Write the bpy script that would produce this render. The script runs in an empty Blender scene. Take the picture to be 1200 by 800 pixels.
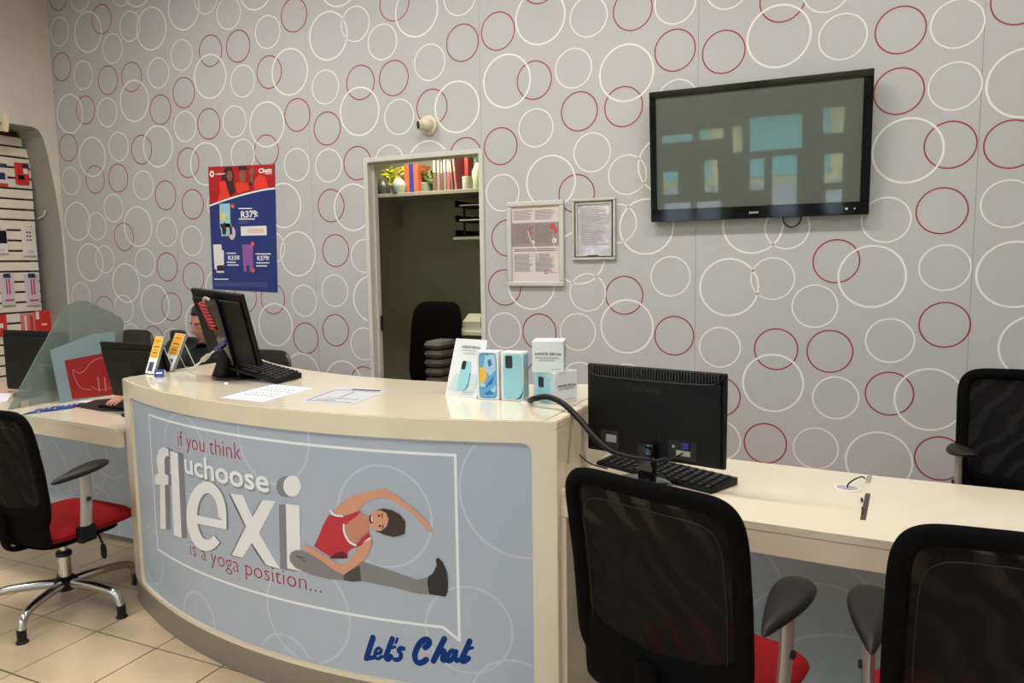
import bpy, bmesh, math, random
from mathutils import Vector, Matrix
random.seed(7)
C = bpy.context.scene.collection
PI = math.pi
# ---------------------------------------------------------------- camera
cam_d = bpy.data.cameras.new('camera'); cam = bpy.data.objects.new('camera', cam_d); C.objects.link(cam)
CR = Vector((0.91060312, 0.41304429, -0.01401334)); CU = Vector((-0.03099373, 0.10206263, 0.99429503)); CD = Vector((-0.41211813, 0.90497383, -0.10574033))
EYE = Vector((0, 0, 1.45)); FPX = 867.85
cam.matrix_world = Matrix(((CR.x, CU.x, -CD.x, EYE.x), (CR.y, CU.y, -CD.y, EYE.y), (CR.z, CU.z, -CD.z, EYE.z), (0, 0, 0, 1)))
cam_d.sensor_width = 36; cam_d.lens = FPX/1200*36; cam_d.clip_start = .05
bpy.context.scene.camera = cam
sc = bpy.context.scene
sc.view_settings.view_transform = 'Standard'; sc.view_settings.look = 'None'; sc.view_settings.gamma = 1
sc.view_settings.exposure = 0.0
# ---------------------------------------------------------------- world: daylight sky outside the shop front
w = bpy.data.worlds.new('world'); sc.world = w; w.use_nodes = True
nt = w.node_tree; bg = nt.nodes['Background']
sky = nt.nodes.new('ShaderNodeTexSky'); sky.sky_type = 'NISHITA'; sky.sun_elevation = math.radians(40); sky.sun_rotation = math.radians(60); sky.sun_disc = False
nt.links.new(sky.outputs[0], bg.inputs[0]); bg.inputs[1].default_value = 2.4
# ---------------------------------------------------------------- ceiling lights of the shop
def area(x, y, z, sx, sy, power, col, rot=(0, 0, 0)):
    l = bpy.data.lights.new('ceiling_or_fill_light', 'AREA'); l.shape = 'RECTANGLE'; l.size = sx; l.size_y = sy
    l.energy = power; l.color = col; l.spread = math.radians(168)
    o = bpy.data.objects.new('ceiling_or_fill_light', l); o.location = (x, y, z); o.rotation_euler = rot; C.objects.link(o)
    return o
LAMPS = [(-3.5, 2.3, 50), (-1.5, 2.3, 42), (.5, 2.3, 36), (-3.4, -.4, 34), (-1.2, -.4, 36), (1.2, -.4, 28)]
ZC = 3.85
for (lx, ly, e) in LAMPS: area(lx, ly, ZC-.06, 1.15, .28, e, (1, .965, .92))
# ---------------------------------------------------------------- helpers
def ray(px, py): return CD+CR*((px-600)/FPX)-CU*((py-400)/FPX)
def on_z(px, py, z): v = ray(px, py); return EYE+v*((z-EYE.z)/v.z)
def on_y(px, py, y): v = ray(px, py); return EYE+v*((y-EYE.y)/v.y)
def on_x(px, py, x): v = ray(px, py); return EYE+v*((x-EYE.x)/v.x)
MATS = {}
def mat(name, col, rough=.5, metal=0, spec=.5, alpha=1, trans=0, bump=0, bscale=60, var=0, vscale=6, coat=0, emis=0, stretch=None, bdist=.002):
    if name in MATS: return MATS[name]
    m = bpy.data.materials.new(name); m.use_nodes = True; n = m.node_tree; b = n.nodes['Principled BSDF']
    c = tuple(((v/255)/12.92 if v/255 <= .04045 else ((v/255+.055)/1.055)**2.4) for v in col)+(1,)
    b.inputs['Base Color'].default_value = c; b.inputs['Roughness'].default_value = rough; b.inputs['Metallic'].default_value = metal
    b.inputs['Specular IOR Level'].default_value = spec; b.inputs['Alpha'].default_value = alpha
    b.inputs['Transmission Weight'].default_value = trans; b.inputs['Coat Weight'].default_value = coat
    if coat: b.inputs['Coat Roughness'].default_value = .05
    if emis: b.inputs['Emission Color'].default_value = c; b.inputs['Emission Strength'].default_value = emis
    tc = n.nodes.new('ShaderNodeTexCoord'); vec = tc.outputs['Object']
    if stretch:
        mp = n.nodes.new('ShaderNodeMapping'); mp.inputs['Scale'].default_value = stretch; n.links.new(vec, mp.inputs[0]); vec = mp.outputs[0]
    if var:
        t = n.nodes.new('ShaderNodeTexNoise'); t.inputs['Scale'].default_value = vscale; t.inputs['Detail'].default_value = 5; n.links.new(vec, t.inputs['Vector'])
        r = n.nodes.new('ShaderNodeValToRGB'); n.links.new(t.outputs[0], r.inputs[0])
        r.color_ramp.elements[0].position = .3; r.color_ramp.elements[1].position = .7
        r.color_ramp.elements[0].color = tuple(v*(1-var) for v in c[:3])+(1,); r.color_ramp.elements[1].color = tuple(min(1, v*(1+var*.6)) for v in c[:3])+(1,)
        n.links.new(r.outputs[0], b.inputs['Base Color'])
    if bump:
        t = n.nodes.new('ShaderNodeTexNoise'); t.inputs['Scale'].default_value = bscale; n.links.new(vec, t.inputs['Vector'])
        bp = n.nodes.new('ShaderNodeBump'); bp.inputs['Strength'].default_value = bump; bp.inputs['Distance'].default_value = bdist
        n.links.new(t.outputs[0], bp.inputs['Height']); n.links.new(bp.outputs[0], b.inputs['Normal'])
    MATS[name] = m; return m
M = mat
WALLG = M('wallpaper_grey', (178, 178, 179), .55, var=.05, vscale=1.3, bump=.1, bscale=300)
MODG = M('panel_print_grey', (172, 179, 190), .4, var=.04, vscale=2)
RINGW = M('print_white', (226, 224, 218), .5); RINGR = M('print_red', (150, 38, 50), .5); RINGF = M('print_faint', (190, 195, 204), .45)
WHITEP = M('painted_wall', (206, 198, 186), .7, var=.08, vscale=3, bump=.2, bscale=120)
CREAM = M('cream_laminate', (226, 211, 182), .22, var=.04, vscale=5, coat=.3)
CREAMTOP = M('cream_worktop', (222, 211, 186), .16, var=.03, vscale=4, coat=.4)
BLACKP = M('black_plastic', (7, 7, 8), .48, bump=.15, bscale=400, spec=.25)
BLACKG = M('black_gloss', (9, 9, 11), .08, coat=.5)
BLACKM = M('black_matte', (14, 14, 15), .65)
FABRIC = M('black_fabric', (8, 7, 7), .9, bump=.4, bscale=500, spec=.08)
REDF = M('red_fabric', (138, 6, 14), .85, bump=.5, bscale=500, var=.12, vscale=40, spec=.25)
CHROME = M('chrome', (200, 196, 190), .16, 1, bump=.03)
SILVER = M('silver_paint', (176, 172, 164), .35, .55)
STEEL = M('brushed_steel', (150, 142, 128), .42, .5, stretch=(2, 2, 60), bump=.2, var=.12, vscale=8)
RUBBER = M('rubber', (17, 15, 14), .5, spec=.35)
PAPER = M('white_paper', (232, 230, 232), .6, var=.02)
INK = M('ink_dark', (52, 52, 66), .7); INKG = M('ink_grey', (150, 148, 150), .7); WHITE = M('white_print', (236, 236, 236), .5)
def link(name, me, m=None, parent=None):
    o = bpy.data.objects.new(name, me); C.objects.link(o)
    if m is not None and len(me.materials) == 0: me.materials.append(m)
    if parent: o.parent = parent
    return o
def build(name, bm, m, parent=None, smooth=False, label=None):
    me = bpy.data.meshes.new(name); bmesh.ops.remove_doubles(bm, verts=bm.verts, dist=1e-6)
    bm.normal_update(); bm.to_mesh(me); bm.free()
    if smooth:
        me.polygons.foreach_set('use_smooth', [True]*len(me.polygons))
        try: me.set_sharp_from_angle(angle=math.radians(38))
        except Exception: pass
    if isinstance(m, (list, tuple)):
        for x in m: me.materials.append(x)
        o = link(name, me, None, parent)
    else: o = link(name, me, m, parent)
    if label: o['label'] = label
    return o
def thing(name, label, cat, loc=(0, 0, 0), rz=0, group=None, rot=None):
    o = bpy.data.objects.new(name, None); o.empty_display_size = .05; C.objects.link(o); o.location = loc
    o.rotation_euler = rot if rot else (0, 0, rz); o['label'] = label; o['category'] = cat
    if group: o['group'] = group
    return o
def tag(o, label, cat, group=None):
    o['label'] = label; o['category'] = cat
    if group: o['group'] = group
    return o
def structure(o): o['kind'] = 'structure'; return o
def new(): return bmesh.new()
def box(bm, x0, x1, y0, y1, z0, z1, bev=0, seg=2, mx=None):
    r = bmesh.ops.create_cube(bm, size=1); vs = r['verts']
    for v in vs: v.co = Vector((x0+(v.co.x+.5)*(x1-x0), y0+(v.co.y+.5)*(y1-y0), z0+(v.co.z+.5)*(z1-z0)))
    if bev:
        es = list({e for v in vs for e in v.link_edges})
        r2 = bmesh.ops.bevel(bm, geom=es, offset=bev, segments=seg, affect='EDGES', profile=.5, clamp_overlap=True)
        vs = list({v for f in r2['faces'] for v in f.verts} | {v for v in vs if v.is_valid})
    if mx is not None:
        for v in vs: v.co = mx @ v.co
    return vs
def prism(bm, pts, z0, z1, mx=None, bev=0):
    """polygon in xy extruded z0..z1"""
    vb = [bm.verts.new((p[0], p[1], z0)) for p in pts]; vt = [bm.verts.new((p[0], p[1], z1)) for p in pts]
    n = len(pts); area_ = sum(pts[i][0]*pts[(i+1) % n][1]-pts[(i+1) % n][0]*pts[i][1] for i in range(n))
    if area_ < 0: vb.reverse(); vt.reverse()
    f1 = bm.faces.new(vt); f2 = bm.faces.new(list(reversed(vb)))
    for i in range(n): bm.faces.new((vb[i], vb[(i+1) % n], vt[(i+1) % n], vt[i]))
    vs = vb+vt
    if bev:
        es = [e for e in f1.edges]+[e for e in f2.edges]
        r2 = bmesh.ops.bevel(bm, geom=es, offset=bev, segments=2, affect='EDGES', clamp_overlap=True)
        vs = list({v for f in r2['faces'] for v in f.verts} | {v for v in vs if v.is_valid})
    if mx is not None:
        for v in vs: v.co = mx @ v.co
    return vs
def tube(bm, pts, r, n=10, caps=True, ell=None, up=Vector((0, 0, 1)), closed=False):
    pts = [Vector(p) for p in pts]; N = len(pts); rings = []
    rr = r if isinstance(r, (list, tuple)) else [r]*N
    prev = None
    for i, p in enumerate(pts):
        a = pts[(i-1) % N] if (closed or i > 0) else p; b = pts[(i+1) % N] if (closed or i < N-1) else p
        t = (b-a).normalized()
        if ell: s = t.cross(up); s = s.normalized() if s.length > 1e-4 else Vector((1, 0, 0))
        elif prev is None:
            s = t.cross(Vector((0, 0, 1)));
            if s.length < .1: s = t.cross(Vector((1, 0, 0)))
            s.normalize()
        else: s = (prev-t*prev.dot(t)).normalized()
        prev = s; q = s.cross(t).normalized()
        e1, e2 = ell if ell else (1, 1)
        rings.append([bm.verts.new(p+s*(math.cos(2*PI*k/n)*rr[i]*e1)+q*(math.sin(2*PI*k/n)*rr[i]*e2)) for k in range(n)])
    for i in range(N if closed else N-1):
        A, B = rings[i], rings[(i+1) % N]
        for k in range(n): bm.faces.new((A[k], A[(k+1) % n], B[(k+1) % n], B[k]))
    if caps and not closed:
        bm.faces.new(list(reversed(rings[0]))); bm.faces.new(rings[-1])
    return rings
def lathe(bm, prof, n=24, mx=None):
    rings = []
    for (r, z) in prof:
        rings.append([bm.verts.new((r*math.cos(2*PI*k/n), r*math.sin(2*PI*k/n), z)) for k in range(n)])
    for i in range(len(rings)-1):
        for k in range(n): bm.faces.new((rings[i][k], rings[i][(k+1) % n], rings[i+1][(k+1) % n], rings[i+1][k]))
    bm.faces.new(list(reversed(rings[0]))); bm.faces.new(rings[-1])
    if mx is not None:
        for rg in rings:
            for v in rg: v.co = mx @ v.co
def smooth_path(pts, n=8):
    P = [Vector(p) for p in pts]; P = [P[0]*2-P[1]]+P+[P[-1]*2-P[-2]]; out = []
    for i in range(1, len(P)-2):
        for k in range(n):
            t = k/n; a, b, c, d = P[i-1], P[i], P[i+1], P[i+2]
            out.append(.5*((2*b)+(c-a)*t+(2*a-5*b+4*c-d)*t*t+(3*b-a-3*c+d)*t**3))
    out.append(P[-2]); return out
def outline(w, h, r, n=48, wtop=None):
    """rounded (trapezoid) outline centred on 0, superellipse-like, wtop = width at top"""
    pts = []
    k = max(w, h)
    for i in range(n):
        a = 2*PI*i/n; c, s = math.cos(a), math.sin(a); e = r
        x = math.copysign(abs(c)**e, c); y = math.copysign(abs(s)**e, s)
        ww = w if wtop is None else w+(wtop-w)*(y+1)/2
        pts.append((x*ww/2, y*h/2))
    return pts
def pad(bm, pts, th, f=lambda x, y, z: (x, y, z), rings=7, edge=3.0, bottom=1.0):
    """dome shaped pad: outline pts, thickness th, mapped through f"""
    rs = [math.sin(PI/2*i/rings) for i in range(rings+1)]
    def lay(sign):
        L = []
        for r in rs:
            z = th/2*(max(0, 1-r**edge))**.5*sign
            if sign < 0: z *= bottom
            if r == 0: L.append([bm.verts.new(f(0, 0, z))])
            else: L.append([bm.verts.new(f(p[0]*r, p[1]*r, z)) for p in pts])
        return L
    T, B = lay(1), lay(-1); n = len(pts)
    for L, s in ((T, 1), (B, -1)):
        for i in range(1, len(rs)):
            for k in range(n):
                k2 = (k+1) % n
                q = (L[0][0], L[1][k], L[1][k2]) if i == 1 else (L[i-1][k], L[i][k], L[i][k2], L[i-1][k2])
                bm.faces.new(q if s > 0 else tuple(reversed(q)))
    bmesh.ops.remove_doubles(bm, verts=[v for v in T[-1]+B[-1]], dist=1e-5)
# flat printing -----------------------------------------------------------
def flat_poly(bm, pts, h=0):
    vs = [bm.verts.new((p[0], p[1], h)) for p in pts]
    n = len(pts); ar = sum(pts[i][0]*pts[(i+1) % n][1]-pts[(i+1) % n][0]*pts[i][1] for i in range(n))
    if ar < 0: vs.reverse()
    f = bm.faces.new(vs); f.normal_update(); bmesh.ops.triangulate(bm, faces=[f], ngon_method='EAR_CLIP')
def flat_ring(bm, cx, cy, r, w, h=0, n=64, keep=None, a0=0, a1=2*PI, ry=None):
    ry = ry or r
    P = []
    for k in range(n+1):
        a = a0+(a1-a0)*k/n; P.append(((cx+(r-w/2)*math.cos(a), cy+(ry-w/2)*math.sin(a)), (cx+(r+w/2)*math.cos(a), cy+(ry+w/2)*math.sin(a))))
    for k in range(n):
        q = [P[k][0], P[k][1], P[k+1][1], P[k+1][0]]
        if keep and not all(keep(*p) for p in q): continue
        bm.faces.new([bm.verts.new((p[0], p[1], h)) for p in q])
def flat_stroke(bm, pts, wd, h=0, taper=False):
    P = [Vector((p[0], p[1])) for p in pts]
    if len(P) > 2: P = [Vector((q.x, q.y)) for q in smooth_path([(p.x, p.y, 0) for p in P], 5)]
    N = len(P); L = []
    for i in range(N):
        t = (P[min(i+1, N-1)]-P[max(i-1, 0)]).normalized(); s = Vector((-t.y, t.x)); ww = wd/2
        if taper: ww *= .65+.35*math.sin(PI*i/(N-1))
        L.append((P[i]+s*ww, P[i]-s*ww))
    for i in range(N-1):
        bm.faces.new([bm.verts.new((q.x, q.y, h)) for q in (L[i][1], L[i+1][1], L[i+1][0], L[i][0])])
    for p in (P[0], P[-1]):
        ww = wd/2*(.65 if taper else 1)
        bm.faces.new([bm.verts.new((p.x+ww*math.cos(2*PI*k/12), p.y+ww*math.sin(2*PI*k/12), h)) for k in range(12)])
def text_mesh(txt, x0, x1, y0, size, bold=0, h=0, bm=None, sx=None, shear=0, spacing=1):
    """flat text from x0 to x1 on baseline y0, cap height about .7*size"""
    cu = bpy.data.curves.new('t', 'FONT'); cu.body = txt; cu.size = size; cu.offset = bold; cu.shear = shear; cu.resolution_u = 3; cu.space_character = spacing
    o = bpy.data.objects.new('t', cu); C.objects.link(o); bpy.context.view_layer.update()
    me = bpy.data.meshes.new_from_object(o.evaluated_get(bpy.context.evaluated_depsgraph_get()))
    bpy.data.objects.remove(o); bpy.data.curves.remove(cu)
    xs = [v.co.x for v in me.vertices]
    if not xs: return
    a, b = min(xs), max(xs); k = (x1-x0)/(b-a)
    for v in me.vertices: v.co = Vector((x0+(v.co.x-a)*k, y0+v.co.y, h))
    bm.from_mesh(me); bpy.data.meshes.remove(me)
def place(bm, f):
    for v in bm.verts: v.co = Vector(f(v.co.x, v.co.y, v.co.z))
def bars(bm, x0, x1, ys, hgt, h, jitter=.3):
    for y in ys:
        e = x1-(x1-x0)*random.random()*jitter
        flat_poly(bm, [(x0, y), (e, y), (e, y+hgt), (x0, y+hgt)], h)
# ================================================================ THE ROOM
XL, YB, XR, YF = -5.7, 3.95, 3.6, -4.6
GROUT = M('grout', (58, 44, 32), .8); TILE = M('floor_tile', (200, 178, 144), .28, var=.14, vscale=7, bump=.08, bscale=30)
bm = new(); box(bm, XL-.3, XR, YF, YB+.1, -.06, -.004); floor = structure(build('floor', bm, GROUT))
TP = .334
def tile_bm(bm, x, y): g = .0032; box(bm, x+g, x+TP-g, y+g, y+TP-g, -.004, 0)
X0, Y0 = -2.378, 1.888
bm = new(); tile_bm(bm, 0, 0); bmesh.ops.bevel(bm, geom=[e for e in bm.edges if all(v.co.z > -.001 for v in e.verts)], offset=.0012, segments=1, affect='EDGES')
tme = bpy.data.meshes.new('tile'); bm.to_mesh(tme); bm.free(); tme.materials.append(TILE)
far = new()
for i in range(-10, 19):
    for j in range(-20, 7):
        x, y = X0+i*TP, Y0+j*TP
        if y+TP > YB+.02 or x+TP > XR or x < XL-.02 or y < YF: continue
        if -5.75 < x < 1.5 and y > .85:
            o = link('tile', tme, None, floor); o.location = (x, y, random.uniform(-.0004, 0))
        else:
            vs = box(far, x+.0032, x+TP-.0032, y+.0032, y+TP-.0032, -.004, 0)
o = build('tile_field', far, TILE, floor); o['kind'] = 'stuff'
CEIL = M('ceiling_paint', (214, 210, 204), .8, bump=.1)
bm = new(); box(bm, XL-.1, XR+.1, YF, YB+.1, ZC, ZC+.08); structure(build('ceiling', bm, CEIL))
# back wall with printed panels ------------------------------------------
DX0, DX1, DZ = -2.775, -1.995, 2.085      # clear opening of the doorway
bm = new()
box(bm, XL-.1, DX0-.03, YB+.008, YB+.1, 0, ZC); box(bm, DX1+.03, XR, YB+.008, YB+.1, 0, ZC); box(bm, DX0-.03, DX1+.03, YB+.008, YB+.1, DZ+.03, ZC)
wall_back = structure(build('wall_back', bm, M('wall_core', (150, 150, 150), .8)))
PW = 1.243; xs = [XL]+[-4.464+k*PW for k in range(0, 7)]; xs = [x for x in xs if x < XR]+[XR]
def clip_boxes(x0, x1):
    """rectangles of one panel around the doorway"""
    a, b = DX0-.028, DX1+.028
    if x1 <= a or x0 >= b: return [(x0, x1, 0, ZC)]
    r = []
    if x0 < a: r.append((x0, a, 0, ZC))
    r.append((max(x0, a), min(x1, b), DZ+.028, ZC))
    if x1 > b: r.append((b, x1, 0, ZC))
    return r
for k in range(len(xs)-1):
    bm = new()
    for (a, b, c, d) in clip_boxes(xs[k]+.0007, xs[k+1]-.0007): box(bm, a, b, YB, YB+.008, c, d)
    build('wall_panel', bm, WALLG, wall_back)
RINGS = "w,-5.575,3.262 W,-5.257,3.214 R,-5.100,3.284 w,-5.005,3.063 w,-4.809,3.193 W,-4.594,3.147 w,-4.553,2.836 w,-4.314,2.930 R,-5.580,2.999 w,-5.344,2.910 R,-5.078,2.843 R,-4.826,2.839 W,-4.814,2.667 W,-5.527,2.642 R,-5.347,2.654 w,-5.109,2.614 R,-4.554,2.580 R,-4.315,2.674 w,-4.320,2.442 R,-5.576,2.389 W,-5.309,2.300 w,-5.012,2.355 R,-4.772,2.315 W,-4.602,2.326 R,-4.313,2.189 W,-4.142,2.170 w,-5.574,2.133 R,-5.296,2.129 R,-5.039,2.125 w,-4.777,2.058 R,-4.556,1.973 w,-5.114,1.906 W,-5.533,1.820 w,-5.314,1.775 R,-5.021,1.686 W,-4.863,1.758 w,-4.564,1.710 w,-4.320,1.639 R,-4.293,1.897 R,-4.586,1.454 R,-4.328,1.378 w,-4.812,1.490 W,-5.421,1.499 w,-5.250,1.520 W,-5.032,1.337 W,-4.736,1.178 R,-4.566,1.162 w,-5.078,1.140 w,-3.532,2.980 W,-3.044,2.890 w,-2.834,2.933 R,-4.042,2.925 W,-4.059,2.756 R,-3.793,2.923 w,-3.767,2.693 R,-3.535,2.725 W,-3.364,2.706 w,-3.082,2.580 R,-2.812,2.579 W,-2.826,2.405 R,-4.095,2.440 w,-3.858,2.435 W,-3.576,2.391 R,-3.317,2.429 R,-3.081,2.322 R,-3.591,2.220 w,-3.340,2.112 w,-3.081,2.089 W,-3.364,1.529 R,-3.074,1.834 R,-3.052,1.544 w,-3.071,1.284 w,-3.326,1.216 W,-3.585,1.049 R,-3.077,1.023 R,-3.327,0.963 w,-2.639,2.800 R,-2.566,2.578 w,-2.311,2.640 R,-2.089,2.723 R,-1.860,2.757 W,-1.809,2.477 w,-2.535,2.345 R,-2.303,2.381 W,-2.134,2.365 R,-1.853,2.118 R,-1.640,2.463 w,-1.633,2.202 w,-1.302,2.043 w,-1.320,2.758 R,-0.854,2.525 w,-1.407,2.500 R,-1.375,2.268 W,-1.111,2.441 R,-1.126,2.269 w,-1.846,1.854 R,-1.393,1.826 w,-1.104,1.911 W,-0.999,1.632 R,-1.842,1.306 w,-1.330,1.279 R,-1.120,1.264 W,-1.105,1.093 w,-1.845,1.052 w,-1.389,1.056 W,-0.350,2.527 R,-0.610,2.486 w,-0.064,2.487 R,0.178,2.484 w,0.403,2.480 w,0.405,2.210 W,0.227,1.940 R,0.398,1.953 w,0.149,1.626 R,0.377,1.659 w,0.399,1.399 R,0.409,1.135 w,0.185,1.055 R,0.192,0.798 w,-0.867,1.366 W,-0.565,1.308 w,-0.352,1.352 R,-0.845,1.049 w,-0.606,0.995 R,-0.328,0.995 R,-0.061,1.435 W,0.097,1.360 w,-0.152,1.215 W,-0.340,0.821 R,-0.077,0.993 w,-0.044,0.763 R,-0.370,0.504 w,-0.128,0.500 R,-5.560,3.518 w,-5.317,3.478 w,-4.870,3.448 W,-4.708,3.462 W,-4.269,3.241 R,-5.799,2.820 w,-5.555,1.236 R,-5.291,1.130 W,-4.284,1.048 w,-3.872,1.002 w,-5.015,0.921 R,-4.776,0.909 w,-4.572,0.896 w,-4.058,3.275 w,-3.860,3.146 W,-3.618,3.279 R,-3.309,3.054 W,-2.947,3.200 w,-3.800,2.208 R,-2.856,2.089 W,-3.466,1.852 w,-3.577,1.575 W,-2.901,1.816 w,-2.825,1.506 W,-2.776,1.233 R,-3.846,1.234 R,-3.597,1.227 w,-4.104,1.314 w,-4.045,1.882 W,-3.370,0.713 W,-3.030,0.675 R,-2.862,0.686 w,-2.852,0.940 R,-3.575,0.695 R,-2.546,3.014 W,-2.393,2.944 w,-2.100,2.982 w,-2.616,2.079 W,-2.338,2.040 R,-2.083,2.081 W,-1.600,2.797 R,-1.603,2.972 R,-1.078,2.758 w,-0.855,2.760 w,-0.839,2.273 W,-1.546,1.898 W,-0.898,1.952 w,-1.157,1.654 R,-1.815,1.593 W,-1.672,1.327 W,-1.379,1.472 R,-1.624,1.050 R,-1.600,0.786 w,-1.378,0.779 w,-1.102,0.781 w,-0.596,2.795 R,-0.336,2.696 w,-0.140,2.713 R,0.630,2.549 R,0.181,2.212 W,0.672,2.196 R,0.632,1.938 w,0.632,1.679 W,0.671,1.366 W,0.772,1.040 W,0.361,0.780 W,0.157,0.460 R,0.415,0.501 R,0.165,0.284 W,-0.453,1.627 w,-0.289,1.604 R,-0.602,0.734 w,-0.597,0.500"
RR = {'R': (.1037, .0066), 'w': (.104, .0072), 'W': (.1456, .0098)}
rings = []
for t in RINGS.split():
    k, x, z = t.split(','); rings.append((k, float(x), float(z)))
rnd = random.Random(3); tries = 0
while tries < 6000:                      # the print goes on beyond the frame
    tries += 1
    x, z = rnd.uniform(-5.7, 3.5), rnd.uniform(.1, 3.8)
    v = Vector((x, YB, z))-EYE; dd = v.dot(CD); px = 600+FPX*v.dot(CR)/dd; py = 400-FPX*v.dot(CU)/dd
    if -10 < px < 1225 and -40 < py < 640: continue
    k = rnd.choice('RwwWR')
    if all(math.hypot(x-a[1], z-a[2]) > .21+(.05 if 'W' in (k+a[0]) else 0) for a in rings): rings.append((k, x, z))
def keep(x, z): return XL < x < XR and 0 < z < ZC and not (DX0-.028 < x < DX1+.028 and z < DZ+.028)
bw, br = new(), new()
for (k, x, z) in rings:
    r, wd = RR[k]
    if k == 'R': flat_ring(br, x, z, r, wd, .0006, 72, keep)
    else: flat_ring(bw, x, z, r, wd, .0012, 72, keep)
for bm, m, nm in ((bw, RINGW, 'printed_white_circles'), (br, RINGR, 'printed_red_circles')):
    place(bm, lambda x, y, h: (x, YB-h, y)); o = build(nm, bm, m, wall_back); o['kind'] = 'stuff'
# left wall with the arched recess of the slat wall -----------------------
top_curve = [(3.93, 0.02), (3.933, 1.2), (3.933, 1.55), (3.926, 1.8), (3.908, 2.02), (3.882, 2.22), (3.858, 2.38), (3.838, 2.46), (3.805, 2.515), (3.76, 2.53), (1.6, 2.47), (1.6, .02)]
poly = [(YF, 0), (YF, ZC), (YB+.01, ZC), (YB+.01, 0)]
bm = new()
prism(bm, [(YF, 0), (1.6, 0), (1.6, ZC), (YF, ZC)], -.34, 0)
prism(bm, [(1.6, ZC), (1.6, 2.52), (3.76, 2.53), (3.805, 2.515), (3.838, 2.46), (3.858, 2.38), (3.882, 2.22), (3.908, 2.02), (3.926, 1.8), (3.933, 1.55), (3.933, 0), (YB+.01, 0), (YB+.01, ZC)], -.34, 0)
for v in bm.verts: y, z, h = v.co; v.co = Vector((XL+h, y, z))
bmesh.ops.recalc_face_normals(bm, faces=bm.faces)
wall_left = structure(build('wall_left', bm, WHITEP))
bm = new(); box(bm, XL-.38, XL-.34, 1.5, YB+.01, 0, 2.6); build('recess_back', bm, M('recess_grey', (120, 118, 112), .6), wall_left)
# grey reveal lining of the recess
bm = new()
rv = [(3.9325, 0.02), (3.9325, 1.55), (3.9255, 1.8), (3.9075, 2.02), (3.8815, 2.22), (3.8575, 2.38), (3.8375, 2.459), (3.8045, 2.514), (3.76, 2.529), (1.61, 2.519)]
for i in range(len(rv)-1):
    (a, b), (c, d) = rv[i], rv[i+1]
    bm.faces.new([bm.verts.new(q) for q in ((XL-.001, a, b), (XL-.001, c, d), (XL-.339, c, d), (XL-.339, a, b))])
build('recess_lining', bm, M('reveal_grey', (150, 147, 138), .6), wall_left)
# slat wall ---------------------------------------------------------------
SX = XL-.24
SLAT = M('slat_white', (226, 218, 200), .4, var=.05); 
sw = thing('slat_wall', 'cream slatted display wall set in the arched recess at the left', 'display wall', (SX, 1.62, 0))
bm = new(); box(bm, -.06, -.02, 0, 2.2, .3, 2.515); o = build('backing', bm, M('slat_groove', (62, 44, 34), .8), sw)
z0 = .315; k = 0
while z0+.0805 < 2.53:
    bm = new(); box(bm, -.02, 0, 0, 2.26-(.05 if z0 > 2.35 else 0)-(.03 if z0 > 2.42 else 0), z0, z0+.066, .003, 1); build('slat', bm, SLAT, sw); z0 += .0805; k += 1
# sloping fascia box high on the left wall
q = [(on_y(-46, 60, 3.55).x, on_y(-46, 60, 3.55).z), (on_y(-5, 104, 3.55).x, on_y(-5, 104, 3.55).z), (on_y(6, 140, 3.55).x, on_y(6, 140, 3.55).z), (on_y(5, 154, 3.55).x, on_y(5, 154, 3.55).z), (on_y(-46, 148, 3.55).x, on_y(-46, 148, 3.55).z)]
bm = new(); prism(bm, q, -3.585, -3.55, bev=.006)
for v in bm.verts: x, z, y = v.co; v.co = Vector((x, -y, z))
bmesh.ops.recalc_face_normals(bm, faces=bm.faces)
o = build('fascia_box', bm, M('cream_paint', (232, 220, 184), .5)); tag(o, 'cream sloping fascia box high on the left wall above the slats', 'fascia')
# right wall, shop front behind the camera --------------------------------
bm = new(); box(bm, XR, XR+.1, YF, YB+.1, 0, ZC); structure(build('wall_right', bm, WHITEP))
FRM = M('shopfront_frame', (96, 92, 84), .5)
U = lambda u: -2.95+3.19*u
Vv = lambda v: 2.64-2.3*v
holes = [(U(a), U(b), Vv(d), Vv(c)) for a, b, c, d in ((.03, .19, .35, .40), (.22, .34, .33, .40), (.38, .43, .33, .50), (.46, .70, .28, .50), (.79, .88, .26, .42), (.03, .11, .60, .76), (.24, .31, .54, .76), (.03, .17, .82, 1.02), (.20, .32, .82, 1.02), (.46, .53, .55, .76), (.565, .68, .54, .95), (.80, .88, .55, .74), (.81, .88, .78, .95))]
holes += [(-5.5, -4.5, .2, 2.2), (-4.3, -3.2, .2, 2.2), (-5.5, -4.5, 2.35, 3.3), (-4.3, -3.2, 2.35, 3.3), (.45, 1.7, .2, 2.2), (1.9, 3.2, .2, 2.2), (.45, 1.7, 2.35, 3.3), (1.9, 3.2, 2.35, 3.3), (-2.9, -1.5, 2.55, 3.3), (-1.3, .2, 2.55, 3.3)]
gx = sorted({XL, XR} | {h[0] for h in holes} | {h[1] for h in holes}); gz = sorted({0, ZC} | {h[2] for h in holes} | {h[3] for h in holes})
bm = new()
for i in range(len(gx)-1):
    run = None
    for k in range(len(gz)-1):
        cx, cz = (gx[i]+gx[i+1])/2, (gz[k]+gz[k+1])/2
        solid = not any(a < cx < b and c < cz < d for a, b, c, d in holes)
        if solid and run is None: run = gz[k]
        if run is not None and (not solid or k == len(gz)-2):
            box(bm, gx[i], gx[i+1], YF-.1, YF, run, gz[k+1] if solid else gz[k]); run = None
structure(build('wall_front', bm, FRM))
GL = M('shop_glass', (200, 235, 228), .02, trans=1, spec=.3)
bm = new(); box(bm, XL, XR, YF-.06, YF-.054, .1, ZC); structure(build('window_1', bm, M('shop_glass_pane', (205, 235, 228), 0, alpha=.18)))
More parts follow.
